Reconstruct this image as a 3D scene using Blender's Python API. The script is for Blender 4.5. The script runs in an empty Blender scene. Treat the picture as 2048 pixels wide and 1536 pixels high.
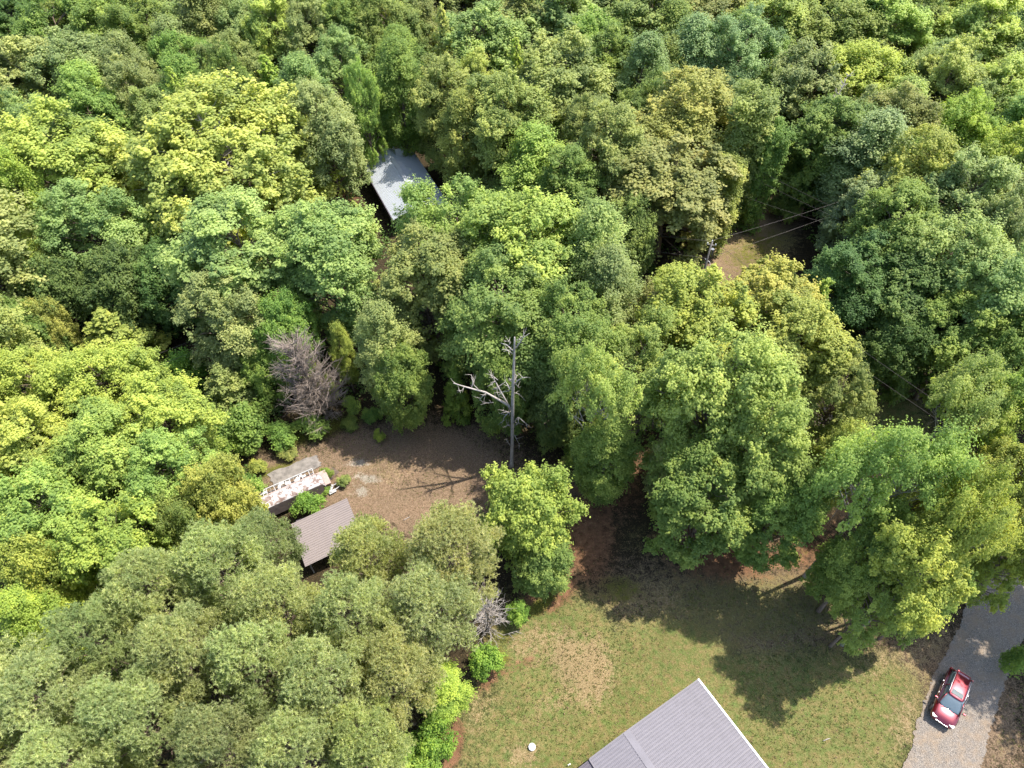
import bpy, math, random
import numpy as np
from mathutils import Vector, Matrix

# ------------------------------------------------------------------ camera, light
PITCH = 50.0
CAM_H = 57.0
F = 2048 * 24 / 36.0
SC = bpy.context.scene
COL = SC.collection

cam_d = bpy.data.cameras.new("camera")
cam_d.lens = 24.0
cam_d.sensor_width = 36.0
cam_d.clip_end = 6000
cam = bpy.data.objects.new("camera", cam_d)
cam.location = (0, 0, CAM_H)
cam.rotation_euler = (math.radians(90 - PITCH), 0, 0)
COL.objects.link(cam)
SC.camera = cam

SUN = Vector((8.0, 2.8, 17.0)).normalized()          # towards the sun
SUN_EL = math.asin(SUN.z)
SUN_AZ = math.atan2(SUN.x, SUN.y)                     # clockwise from +Y

world = bpy.data.worlds.new("World")
SC.world = world
world.use_nodes = True
wn = world.node_tree
bg = wn.nodes["Background"]
sky = wn.nodes.new("ShaderNodeTexSky")
sky.sky_type = 'NISHITA'
sky.sun_disc = False
sky.sun_elevation = SUN_EL
sky.sun_rotation = SUN_AZ
sky.air_density = 1.0
sky.dust_density = 1.5
wn.links.new(sky.outputs[0], bg.inputs[0])
bg.inputs[1].default_value = 0.15

sl = bpy.data.lights.new("sun", 'SUN')
sl.energy = 3.4
sl.angle = math.radians(0.53)
sl.color = (1.0, 0.95, 0.87)
sun = bpy.data.objects.new("sun", sl)
sun.rotation_euler = SUN.to_track_quat('Z', 'Y').to_euler()
sun.location = (0, 0, 120)
COL.objects.link(sun)

vs = SC.view_settings
vs.view_transform = 'Standard'
vs.look = 'None'
vs.gamma = 1.0
vs.use_curve_mapping = False
vs.exposure = 1.72
SC.cycles.max_bounces = 6
SC.cycles.diffuse_bounces = 4
SC.cycles.glossy_bounces = 2
SC.cycles.transmission_bounces = 3
SC.cycles.transparent_max_bounces = 4
SC.cycles.use_denoising = True

# ------------------------------------------------------------------ helpers
_P = math.radians(PITCH)


def ray(px, py):
    x = (px - 1024) / F
    y = -(py - 768) / F
    return Vector((x, math.cos(_P) + y * math.sin(_P), -math.sin(_P) + y * math.cos(_P)))


def at(px, py, z=0.0):
    d = ray(px, py)
    t = (CAM_H - z) / -d.z
    return Vector((d.x * t, d.y * t, z))


def at_y(px, py, y):
    """point of the pixel's ray on the upright plane at world y"""
    d = ray(px, py)
    t = y / d.y
    return Vector((d.x * t, y, CAM_H + d.z * t))


def depth(p):
    return p.y * math.cos(_P) + (CAM_H - p.z) * math.sin(_P)


def proj(X, Y, Z=0.0):
    dz = Y * math.cos(_P) + (CAM_H - Z) * math.sin(_P)
    uy = Y * math.sin(_P) - (CAM_H - Z) * math.cos(_P)
    return 1024 + F * X / dz, 768 - F * uy / dz


def np_mesh(name, verts, faces, mat=None, smooth=False, attrs=None):
    """verts (n,3); faces list of (m,k) int arrays"""
    me = bpy.data.meshes.new(name)
    verts = np.asarray(verts, dtype=np.float32)
    me.vertices.add(len(verts))
    me.vertices.foreach_set("co", verts.ravel())
    loops = np.concatenate([f.ravel() for f in faces]).astype(np.int32)
    sizes = np.concatenate([np.full(len(f), f.shape[1]) for f in faces]).astype(np.int32)
    starts = np.concatenate([[0], np.cumsum(sizes)[:-1]]).astype(np.int32)
    me.loops.add(len(loops))
    me.loops.foreach_set("vertex_index", loops)
    me.polygons.add(len(sizes))
    me.polygons.foreach_set("loop_start", starts)
    me.polygons.foreach_set("use_smooth", np.full(len(sizes), smooth))
    if attrs:
        for k, v in attrs.items():
            v = np.asarray(v, dtype=np.float32)
            if v.ndim == 1:
                a = me.attributes.new(k, 'FLOAT', 'POINT')
                a.data.foreach_set("value", v)
            else:
                a = me.attributes.new(k, 'FLOAT_COLOR', 'POINT')
                a.data.foreach_set("color", v.ravel())
    me.update(calc_edges=True)
    me.validate()
    if mat:
        me.materials.append(mat)
    return me


class MB:
    """collects simple solids into one mesh"""

    def __init__(self):
        self.v = []
        self.f = []

    def add(self, vs_, fs):
        o = len(self.v)
        self.v += [tuple(p) for p in vs_]
        self.f += [tuple(i + o for i in f) for f in fs]
        return self

    def box(self, c, s, rz=0.0, taper=1.0):
        vs_ = []
        for k in (-1, 1):
            t = 1.0 if k < 0 else taper
            for sx, sy in ((-1, -1), (1, -1), (1, 1), (-1, 1)):
                x = sx * s[0] / 2 * t
                y = sy * s[1] / 2 * t
                vs_.append((c[0] + x * math.cos(rz) - y * math.sin(rz), c[1] + x * math.sin(rz) + y * math.cos(rz), c[2] + k * s[2] / 2))
        return self.add(vs_, [(3, 2, 1, 0), (4, 5, 6, 7), (0, 1, 5, 4), (1, 2, 6, 5), (2, 3, 7, 6), (3, 0, 4, 7)])

    def beam(self, a, b, w, h):
        a = Vector(a)
        b = Vector(b)
        d = (b - a).normalized()
        up = Vector((0, 0, 1)) if abs(d.z) < 0.95 else Vector((1, 0, 0))
        s = d.cross(up).normalized() * w / 2
        u = s.cross(d).normalized() * h / 2
        vs_ = [p + q for p in (a, b) for q in (-s - u, s - u, s + u, -s + u)]
        return self.add(vs_, [(3, 2, 1, 0), (4, 5, 6, 7), (0, 1, 5, 4), (1, 2, 6, 5), (2, 3, 7, 6), (3, 0, 4, 7)])

    def tube(self, pts, rad, n=6):
        pts = [Vector(p) for p in pts]
        o = len(self.v)
        m = len(pts)
        for i, p in enumerate(pts):
            d = (pts[min(i + 1, m - 1)] - pts[max(i - 1, 0)]).normalized()
            a = d.cross(Vector((0.13, 0.97, 0.21))).normalized()
            if a.length < 0.1:
                a = Vector((1, 0, 0))
            b = d.cross(a)
            r = rad[i] if hasattr(rad, '__len__') else rad
            for k in range(n):
                t = 2 * math.pi * k / n
                self.v.append(tuple(p + a * (r * math.cos(t)) + b * (r * math.sin(t))))
        for i in range(m - 1):
            for k in range(n):
                self.f.append((o + i * n + k, o + i * n + (k + 1) % n, o + (i + 1) * n + (k + 1) % n, o + (i + 1) * n + k))
        self.f.append(tuple(o + k for k in reversed(range(n))))
        self.f.append(tuple(o + (m - 1) * n + k for k in range(n)))
        return self

    def mesh(self, name, mat, smooth=False):
        me = bpy.data.meshes.new(name)
        me.from_pydata(self.v, [], self.f)
        me.polygons.foreach_set("use_smooth", [smooth] * len(me.polygons))
        me.update()
        if mat:
            me.materials.append(mat)
        return me

    def build(self, name, mat, parent=None, smooth=False, bevel=0.0):
        return link(name, self.mesh(name, mat, smooth), parent, bevel)


def link(name, me, parent=None, bevel=0.0):
    o = bpy.data.objects.new(name, me)
    COL.objects.link(o)
    if parent:
        o.parent = parent
    if bevel:
        b = o.modifiers.new("bevel", 'BEVEL')
        b.width = bevel
        b.segments = 2
        b.limit_method = 'ANGLE'
    return o


def thing(name, label, cat, loc=(0, 0, 0), rz=0.0, group=None):
    o = bpy.data.objects.new(name, None)
    o.empty_display_size = 0.5
    COL.objects.link(o)
    o.location = loc
    o.rotation_euler = (0, 0, rz)
    tag(o, label, cat, group)
    return o


LABELS = {}


def tag(o, label, cat, group=None, kind=None):
    o["label"] = label
    o["category"] = cat
    if group:
        o["group"] = group
    if kind:
        o["kind"] = kind
    LABELS[label] = LABELS.get(label, 0) + 1
    return o


# ------------------------------------------------------------------ materials
def new_mat(name):
    m = bpy.data.materials.new(name)
    m.use_nodes = True
    nt = m.node_tree
    return m, nt, nt.nodes, nt.links, nt.nodes["Principled BSDF"]


def N(nt, typ, **kw):
    n = nt.nodes.new(typ)
    for k, v in kw.items():
        if k.startswith("i_"):
            n.inputs[k[2:]].default_value = v
        else:
            setattr(n, k, v)
    return n


def noise(nt, scale, detail=4, rough=0.55, coord=None, dist=0.0):
    n = N(nt, "ShaderNodeTexNoise")
    n.inputs["Scale"].default_value = scale
    n.inputs["Detail"].default_value = detail
    n.inputs["Roughness"].default_value = rough
    n.inputs["Distortion"].default_value = dist
    if coord is not None:
        nt.links.new(coord, n.inputs["Vector"])
    return n


def ramp(nt, fac, stops):
    r = N(nt, "ShaderNodeValToRGB")
    e = r.color_ramp.elements
    while len(e) < len(stops):
        e.new(0.5)
    for i, (p, c) in enumerate(stops):
        e[i].position = p
        e[i].color = (*c, 1) if len(c) == 3 else c
    nt.links.new(fac, r.inputs[0])
    return r


def mix(nt, fac, a, b, blend='MIX'):
    m = N(nt, "ShaderNodeMix", data_type='RGBA', blend_type=blend)
    for i, v in ((0, fac), (6, a), (7, b)):
        if isinstance(v, (int, float)):
            m.inputs[i].default_value = v
        elif isinstance(v, tuple):
            m.inputs[i].default_value = (*v, 1)
        else:
            nt.links.new(v, m.inputs[i])
    return m.outputs[2]


def math_n(nt, op, a, b=None, clamp=False):
    m = N(nt, "ShaderNodeMath", operation=op, use_clamp=clamp)
    for i, v in ((0, a), (1, b)):
        if v is None:
            continue
        if isinstance(v, (int, float)):
            m.inputs[i].default_value = v
        else:
            nt.links.new(v, m.inputs[i])
    return m.outputs[0]


def objcoord(nt):
    return N(nt, "ShaderNodeTexCoord").outputs["Object"]


def bump(nt, h, strength, dist=0.05):
    b = N(nt, "ShaderNodeBump")
    b.inputs["Strength"].default_value = strength
    b.inputs["Distance"].default_value = dist
    nt.links.new(h, b.inputs["Height"])
    return b.outputs[0]


def simple(name, col, rough=0.6, var=0.15, scale=3.0, metallic=0.0, bumps=0.0, spec=0.5, coat=0.0):
    m, nt, ns, ls, p = new_mat(name)
    co = objcoord(nt)
    n = noise(nt, scale, 6, 0.65, co)
    col = tuple(c * .8 for c in col)
    lo = tuple(c * (1 - var) for c in col)
    hi = tuple(min(1, c * (1 + var)) for c in col)
    r = ramp(nt, n.outputs[0], [(0.3, lo), (0.7, hi)])
    ls.new(r.outputs[0], p.inputs["Base Color"])
    p.inputs["Roughness"].default_value = rough
    p.inputs["Metallic"].default_value = metallic
    p.inputs["Specular IOR Level"].default_value = spec
    p.inputs["Coat Weight"].default_value = coat
    p.inputs["Coat Roughness"].default_value = 0.05
    if bumps:
        n2 = noise(nt, scale * 8, 5, 0.6, co)
        ls.new(bump(nt, n2.outputs[0], bumps, 0.02), p.inputs["Normal"])
    return m


def leaf_material(name, transl=0.35, spec=0.35, rough=0.5):
    m, nt, ns, ls, p = new_mat(name)
    oi = N(nt, "ShaderNodeObjectInfo")
    at_ = N(nt, "ShaderNodeAttribute", attribute_name="tint")
    hs = N(nt, "ShaderNodeHueSaturation")
    ls.new(oi.outputs["Color"], hs.inputs["Color"])
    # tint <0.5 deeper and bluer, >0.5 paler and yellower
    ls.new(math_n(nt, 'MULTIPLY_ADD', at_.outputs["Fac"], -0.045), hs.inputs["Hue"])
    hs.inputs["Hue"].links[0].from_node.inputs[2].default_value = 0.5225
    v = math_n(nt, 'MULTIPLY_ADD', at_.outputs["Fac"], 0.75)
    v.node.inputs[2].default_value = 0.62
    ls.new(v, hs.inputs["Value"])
    ls.new(hs.outputs[0], p.inputs["Base Color"])
    p.inputs["Roughness"].default_value = rough
    p.inputs["Specular IOR Level"].default_value = spec
    tr = N(nt, "ShaderNodeBsdfTranslucent")
    tc = mix(nt, 1.0, hs.outputs[0], (1.35, 1.45, 0.7), 'MULTIPLY')
    ls.new(tc, tr.inputs[0])
    mx = N(nt, "ShaderNodeMixShader")
    mx.inputs[0].default_value = transl
    ls.new(p.outputs[0], mx.inputs[1])
    ls.new(tr.outputs[0], mx.inputs[2])
    ls.new(mx.outputs[0], ns["Material Output"].inputs[0])
    return m


def bark_material(name, col):
    m, nt, ns, ls, p = new_mat(name)
    co = objcoord(nt)
    mp = N(nt, "ShaderNodeMapping")
    mp.inputs["Scale"].default_value = (6, 6, 1.2)
    ls.new(co, mp.inputs[0])
    n = noise(nt, 2.0, 7, 0.7, mp.outputs[0])
    r = ramp(nt, n.outputs[0], [(0.3, tuple(c * 0.45 for c in col)), (0.5, col), (0.72, tuple(min(1, c * 1.35) for c in col))])
    ls.new(r.outputs[0], p.inputs["Base Color"])
    p.inputs["Roughness"].default_value = 0.9
    ls.new(bump(nt, n.outputs[0], 0.6, 0.05), p.inputs["Normal"])
    return m


M_LEAF = leaf_material("broad_leaf", 0.5, 0.28, 0.55)
M_NEEDLE = leaf_material("pine_needle", 0.45, 0.25, 0.6)
M_BARK = bark_material("brown_bark", (0.16, 0.115, 0.085))
M_PALE = bark_material("pale_bark", (0.27, 0.245, 0.215))
M_DEAD = bark_material("weathered_wood", (0.29, 0.255, 0.225))
M_TWIG = bark_material("dry_twig", (0.195, 0.155, 0.125))

# ------------------------------------------------------------------ tree meshes
rng = np.random.default_rng(7)


def unit(v):
    return v / np.maximum(np.linalg.norm(v, axis=-1, keepdims=True), 1e-9)


def rdir(n):
    return unit(rng.normal(size=(n, 3)))


def leaf_cards(pos, nrm, size, tint, fold=0.18):
    """one folded diamond of two triangles per leaf"""
    n = len(pos)
    nrm = unit(nrm)
    a = unit(np.cross(nrm, rdir(n)))
    b = np.cross(nrm, a)
    s = np.asarray(size).reshape(-1, 1)
    v = np.empty((n, 4, 3))
    v[:, 0] = pos - a * s * 0.5
    v[:, 1] = pos + b * s * 0.36 - nrm * s * fold
    v[:, 2] = pos + a * s * 0.5 - nrm * s * fold * 0.6
    v[:, 3] = pos - b * s * 0.36 - nrm * s * fold
    i = np.arange(n) * 4
    f = np.concatenate([np.stack([i, i + 1, i + 2], 1), np.stack([i, i + 2, i + 3], 1)])
    return v.reshape(-1, 3), f, np.repeat(tint, 4)


def envelope_lobes(kind, R, h, count):
    """lobe centres and radii"""
    L = []
    g = (1 + 5 ** 0.5) / 2
    if kind in ('oak', 'elm', 'syc'):
        nl = {'oak': 5, 'elm': 5, 'syc': 10}[kind]
        lead = [(0.0, 0.0, h, .56 if kind != 'syc' else .42)]
        a0 = rng.uniform(0, 6.28)
        for i in range(nl):
            a = a0 + 2 * math.pi * (i + rng.uniform(-.3, .3)) / nl
            q = R * rng.uniform(.42, .66) if kind != 'syc' else R * (.38 if i % 2 else .68) * rng.uniform(.9, 1.1)
            lead.append((q * math.cos(a), q * math.sin(a), h * (rng.uniform(.76, .97) if kind != 'syc' else rng.uniform(.74, .86) + (.08 if i % 2 else 0)), rng.uniform(.36, .50) if kind != 'syc' else rng.uniform(.28, .36)))
        flat = .62 if kind == 'elm' else 1.0
        per = max(8, count // (nl + 1))
        for (lx, ly, lz, lr) in lead:
            rd = R * lr
            vd = max(rd * 1.05, h * .24) * flat
            for i in range(per):
                z = 1 - (i + .5) / per * 1.75
                th = 2 * math.pi * i / g + rng.uniform(-.6, .6)
                rr = math.sqrt(max(0, 1 - z * z))
                k = rng.uniform(.6, 1.08)
                r = R * (.12 + .20 * rng.random() ** 1.6) if kind != 'syc' else R * rng.uniform(.09, .16)
                x = lx + rr * math.cos(th) * (rd - r * .5) * k
                y = ly + rr * math.sin(th) * (rd - r * .5) * k
                zz = lz - vd + z * (vd - r * .7) * k
                if any((x - a) ** 2 + (y - b) ** 2 < (R * c * .6) ** 2 and zz < e - R * c * 1.0 and zz > h * .5 for a, b, e, c in lead):
                    if rng.random() < .7:
                        continue
                L.append((x, y, max(zz, h * .22), r))
        for i in range(count // 4 if kind != 'elm' else 0):       # lower skirt
            a = rng.uniform(0, 6.28)
            q = R * rng.uniform(.45, .85)
            L.append((q * math.cos(a), q * math.sin(a), h * rng.uniform(.26, .5), R * rng.uniform(.14, .22)))
    elif kind == 'dome':
        cv = h * .47
        p1, p2 = rng.uniform(0, 6.28, 2)
        for i in range(count):
            z = 1 - (i + 0.5) / count * 1.9
            th = 2 * math.pi * i / g + rng.uniform(-.5, .5)
            rr = math.sqrt(max(0, 1 - z * z))
            k = rng.uniform(0.62, 1.0) * (1 + .16 * math.sin(2 * th + p1) + .10 * math.sin(5 * th + p2))
            r = R * rng.uniform(0.15, 0.28)
            L.append((rr * math.cos(th) * (R - r * .6) * k, rr * math.sin(th) * (R - r * .6) * k, h - cv + z * (cv - r * .6) * min(k, 1), r))
        for i in range(count // 5):
            d = rdir(1)[0]
            L.append((d[0] * R * .4, d[1] * R * .4, h - cv + abs(d[2]) * cv * .5, R * .3))
    elif kind == 'tall':
        for i in range(count):
            t = (i + 0.5) / count
            z = h * (0.22 + 0.76 * t)
            w = R * (math.sin(math.pi * min(1, (0.16 + 0.86 * t))) ** 0.6) * rng.uniform(.55, 1.0)
            th = 2 * math.pi * i / g + rng.uniform(-.4, .4)
            r = R * rng.uniform(0.26, 0.42)
            w = max(0, w - r * .5)
            L.append((w * math.cos(th), w * math.sin(th), min(z, h - r * .8), r))
    elif kind == 'cone':
        for i in range(count):
            t = (i + 0.5) / count
            z = h * (0.08 + 0.88 * t)
            w = R * (1.02 - t) ** 0.8 * rng.uniform(.5, 0.95)
            th = 2 * math.pi * i / g
            r = R * (0.18 + 0.24 * (1 - t)) * rng.uniform(.8, 1.2)
            L.append((w * math.cos(th), w * math.sin(th), z, r))
    elif kind == 'pine':
        for i in range(count):
            t = (i + 0.5) / count
            z = h * (0.45 + 0.53 * t)
            w = R * (math.sin(math.pi * min(1, 0.22 + 0.74 * t)) ** 0.7) * rng.uniform(.45, 1.0)
            th = 2 * math.pi * i / g + rng.uniform(-.4, .4)
            r = R * rng.uniform(0.11, 0.29)
            L.append((w * math.cos(th), w * math.sin(th), min(z, h - r), r))
    elif kind == 'ivy':
        cols = [(-.45, .1), (.1, -.3), (.5, .25), (-.05, .45)]
        for cx, cy in cols:
            top = h * rng.uniform(.86, 1.0)
            m = count // 4
            for i in range(m):
                t = (i + .5) / m
                L.append((R * (cx + rng.uniform(-.1, .1)), R * (cy + rng.uniform(-.1, .1)), .04 * h + t * top * .93, R * (.26 + .14 * t) * rng.uniform(.8, 1.2)))
    elif kind in ('shrub',):
        for i in range(count):
            d = rdir(1)[0]
            k = rng.uniform(.3, .75)
            L.append((d[0] * R * k, d[1] * R * k, h * .45 + d[2] * h * .35 * k * 1.2, R * rng.uniform(.26, .42)))
    return np.array(L)


def make_foliage(kind, R, h, count, leaves, size, seed, flat=1.0):
    global rng
    rng = np.random.default_rng(seed)
    L = envelope_lobes(kind, R, h, count)
    cen = np.array([0, 0, h * (0.55 if kind != 'shrub' else .3)])
    per = np.maximum(1, (leaves * L[:, 3] ** 2 / np.sum(L[:, 3] ** 2))).astype(int)
    P, NN, T = [], [], []
    for (x, y, z, r), m in zip(L, per):
        c = np.array([x, y, z])
        out = unit(np.array([x, y, (z - cen[2]) * 1.2 + R * .25]))
        # sub clumps on the outward side of the lobe
        ns_ = max(6, int(14 * (r / (R * .22)) ** 1.3))
        sd = unit(rdir(ns_) + out * .75 + np.array([0, 0, .25]))
        sc = c + sd * r * rng.uniform(.5, 1.2, (ns_, 1)) * np.array([1, 1, .95 * flat])
        sr = r * rng.uniform(.24, .42, ns_)
        lt = rng.uniform(.12, .88)
        which = rng.integers(0, ns_, m)
        dd = rdir(m)
        rad = rng.uniform(0.25, 1, m) ** .5
        stray = rng.random(m) < .05
        rad = np.where(stray, rad * 1.5, rad)
        spray = unit(sd + rdir(ns_) * .5 + np.array([0, 0, .35]))
        p = sc[which] + dd * (sr[which] * rad)[:, None] * np.array([1, 1, .9]) + spray[which] * (sr[which] * np.abs(rng.normal(0, .75, m)))[:, None]
        n = unit(dd * .55 + sd[which] * .6 + np.array([0, 0, 1.0]) + rdir(m) * .42)
        P.append(p)
        NN.append(n)
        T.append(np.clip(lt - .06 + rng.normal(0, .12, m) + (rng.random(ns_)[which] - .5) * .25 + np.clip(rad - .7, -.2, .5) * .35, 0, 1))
    # leaves bridging neighbouring lobes so that the crown closes
    nb_ = int(leaves * .34)
    D = np.linalg.norm(L[:, None, :3] - L[None, :, :3], axis=2)
    near = np.argsort(D, 1)[:, 1:6]
    i1 = rng.choice(len(L), nb_, p=L[:, 3] ** 1.5 / np.sum(L[:, 3] ** 1.5))
    i2 = near[i1, rng.integers(0, 5, nb_)]
    u = rng.random((nb_, 1))
    base = L[i1, :3] * (1 - u) + L[i2, :3] * u
    rr_ = (L[i1, 3:] * (1 - u) + L[i2, 3:] * u)
    outw = unit(base - np.array([0, 0, h * .45]) + np.array([0, 0, R * .3]))
    P.append(base + outw * rr_ * rng.uniform(.2, .95, (nb_, 1)) + rdir(nb_) * rr_ * .5)
    NN.append(unit(outw * .7 + np.array([0, 0, .9]) + rdir(nb_) * .5))
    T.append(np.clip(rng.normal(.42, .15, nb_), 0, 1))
    P = np.concatenate(P)
    NN = np.concatenate(NN)
    T = np.concatenate(T)
    keep = P[:, 2] > .05
    P, NN, T = P[keep], NN[keep], T[keep]
    s = size * rng.uniform(.7, 1.3, len(P))
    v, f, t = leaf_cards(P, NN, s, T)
    return v, f, t, L


def make_needles(R, h, count, tufts, seed):
    global rng
    rng = np.random.default_rng(seed)
    L = envelope_lobes('pine', R, h, count)
    per = np.maximum(1, (tufts * L[:, 3] ** 2 / np.sum(L[:, 3] ** 2))).astype(int)
    V, T = [], []
    nb = 13
    for (x, y, z, r), m in zip(L, per):
        c = np.array([x, y, z])
        out = unit(np.array([x, y, (z - h * .6) * .8 + 1.0]))
        d = unit(rdir(m) + out * .55 + np.array([0, 0, .5]))
        p = c + d * r * rng.uniform(.25, 1.3, (m, 1)) * np.array([1.1, 1.1, .75])
        ax = unit(d + np.array([0, 0, .7]))
        lt = rng.uniform(.3, .7)
        tt = np.clip(lt + rng.normal(0, .16, m), 0, 1)
        pp = np.repeat(p, nb, 0)
        aa = np.repeat(ax, nb, 0)
        nd = unit(rdir(m * nb) * .9 + aa * .75)
        ln = rng.uniform(.2, .36, (m * nb, 1))
        side = unit(np.cross(nd, rdir(m * nb))) * .036
        base = pp - aa * rng.uniform(0, .12, (m * nb, 1))
        tri = np.stack([base - side, base + side, base + nd * ln], 1)
        V.append(tri.reshape(-1, 3))
        T.append(np.repeat(np.repeat(tt, nb), 3))
    V = np.concatenate(V)
    T = np.concatenate(T)
    f = np.arange(len(V)).reshape(-1, 3)
    return V, f, T, L


def make_wood(L, R, h, kind, seed, thick=1.0, twigs=0):
    rnd = random.Random(seed)
    mb = MB()
    r0 = h * 0.0135 * thick + .04
    if kind == 'shrub':
        for i in range(6):
            x, y, z, r = L[rnd.randrange(len(L))]
            mb.tube([(rnd.uniform(-.1, .1), rnd.uniform(-.1, .1), -.1), (x * .4, y * .4, z * .5), (x, y, z)], [.05, .035, .015], 4)
        return mb
    top = {'oak': .78, 'dome': .75, 'elm': .72, 'syc': .85, 'tall': .93, 'cone': .96, 'pine': .96, 'ivy': .9}[kind]
    bx, by = rnd.uniform(-.04, .04) * h, rnd.uniform(-.04, .04) * h
    path = []
    for i in range(8):
        t = i / 7
        path.append(Vector((bx * t * math.sin(t * 3), by * t * t, -0.3 + t * (top * h + .3))))
    rad = [r0 * (1.35 if i == 0 else 1.0) * (1 - .82 * (i / 7) ** 1.2) for i in range(8)]
    mb.tube(path, rad, 8)

    def trunk_at(z):
        t = max(0, min(1, (z + .3) / (top * h + .3)))
        k = min(6, int(t * 7))
        u = t * 7 - k
        return path[k].lerp(path[k + 1], u), rad[k] * (1 - u) + rad[k + 1] * u
    for (x, y, z, r) in L:
        d = math.hypot(x, y)
        zb = z - d * rnd.uniform(.45, .9) - r * .3 if kind != 'pine' else z - d * .25
        zb = max(h * .2, min(zb, top * h * .97))
        b, br = trunk_at(zb)
        e = Vector((x, y, z))
        q = [b]
        for t in (.35, .7):
            w = b.lerp(e, t) + Vector((rnd.uniform(-1, 1), rnd.uniform(-1, 1), rnd.uniform(-.2, .8))) * d * .09
            q.append(w)
        q.append(e)
        r1 = min(br * .6, .035 + d * .014) * (1.0 if thick < 1.2 else 1.15)
        mb.tube(q, [r1, r1 * .7, r1 * .45, r1 * .2], 5)
        for _ in range(twigs):
            s = b.lerp(e, rnd.uniform(.5, 1))
            dv = Vector((rnd.gauss(0, 1), rnd.gauss(0, 1), rnd.gauss(.5, .7))).normalized() * r * rnd.uniform(.7, 1.25)
            mid = s + dv * .5 + Vector((rnd.gauss(0, .1), rnd.gauss(0, .1), .1))
            mb.tube([s, mid, s + dv], [r1 * .35, r1 * .25, .008], 3)
    return mb


VAR = {}


def variant(key, kind, R, h, count, leaves, size, seed, wood=M_BARK, thick=1.0, twigs=0):
    if kind == 'pine':
        v, f, t, L = make_needles(R, h, count, leaves, seed)
        fm = np_mesh("needles", v, [f], M_NEEDLE, False, {"tint": t})
    else:
        v, f, t, L = make_foliage(kind, R, h, count, leaves, size, seed)
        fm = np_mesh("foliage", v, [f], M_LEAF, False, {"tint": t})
    wm = make_wood(L, R, h, kind, seed, thick, twigs).mesh("wood", wood, True)
    VAR.setdefault(key, []).append((fm, wm, R, h))


for s in range(6):
    variant('oak', 'oak', 5.2, 18, 80 + 12 * s, 48000, (.21, .25, .23, .27, .22, .24)[s], 100 + s, M_BARK, 1.0, 1)
for s in range(3):
    variant('tall', 'tall', 4.2, 20, 52 + 9 * s, 36000, .23, 200 + s)
for s in range(3):
    variant('dome', 'dome', 4.6, 11, 84, 36000, .23, 150 + s)
variant('syc', 'syc', 11.0, 22, 200, 92000, .36, 300, M_PALE, 1.0)
variant('cone', 'cone', 2.6, 11, 34, 12000, .24, 400)
variant('cone', 'cone', 3.2, 13, 40, 15000, .25, 401)
for s in range(4):
    variant('pine', 'pine', 5.0, 19, 76 + 6 * s, 9000, .3, 500 + s, M_BARK, 1.0, 1)
variant('elm', 'elm', 6.5, 17, 52, 22000, .25, 600, M_PALE, 1.15, 5)
variant('elm', 'elm', 5.5, 18, 46, 22000, .25, 601, M_PALE, 1.1, 3)
variant('ivy', 'ivy', 3.2, 19, 52, 24000, .24, 700)
for s in range(3):
    variant('shrub', 'shrub', 2.0, 3.0, 20, 5500, .17, 800 + s)

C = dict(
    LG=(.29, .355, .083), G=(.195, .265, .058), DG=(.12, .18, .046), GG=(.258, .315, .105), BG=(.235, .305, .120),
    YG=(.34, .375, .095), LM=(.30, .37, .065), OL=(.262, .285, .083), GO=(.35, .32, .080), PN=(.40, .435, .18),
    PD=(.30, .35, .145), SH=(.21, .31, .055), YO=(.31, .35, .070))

PLACED = []
TREE_NAMES = {'dome': 'broadleaf_tree', 'oak': 'broadleaf_tree', 'tall': 'broadleaf_tree', 'syc': 'sycamore_tree', 'cone': 'young_tree', 'pine': 'pine_tree', 'elm': 'elm_tree', 'ivy': 'ivy_covered_tree', 'shrub': 'shrub'}
trnd = random.Random(11)


def put_tree(kind, x, y, R, h, col, label, group, rz=None):
    if kind == 'oak' and h <= 13:
        kind = 'dome'
    fm, wm, R0, h0 = VAR[kind][trnd.randrange(len(VAR[kind]))]
    cat = {'pine': 'pine tree', 'shrub': 'shrub'}.get(kind, 'tree')
    t = thing(TREE_NAMES[kind], label, cat, (x, y, 0), trnd.uniform(0, 6.28) if rz is None else rz, group)
    sc = (R / R0, R / R0, h / h0)
    w = link('stems' if kind == 'shrub' else 'trunk', wm, t)
    f = link('foliage' if kind == 'shrub' else 'crown', fm, t)
    w.scale = sc
    f.scale = sc
    j = [1 + trnd.uniform(-.07, .07) for _ in range(3)]
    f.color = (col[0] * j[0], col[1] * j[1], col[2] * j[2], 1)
    PLACED.append((x, y, R))
    return t


def tree(px, py, w, h, kind, col, label, group="trees of the wood"):
    # the visible dome of the crown is centred on the pixel
    z = h * .72
    p = at(px, py, z)
    R = w * depth(p) / F
    z = max(h - R * .9, h * .5)
    p = at(px, py, z)
    R = w * depth(p) / F * (1.06 if kind == 'oak' and h > 13 else 1.0)
    return put_tree(kind, p.x, p.y, R, h, C[col], label, group)
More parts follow.
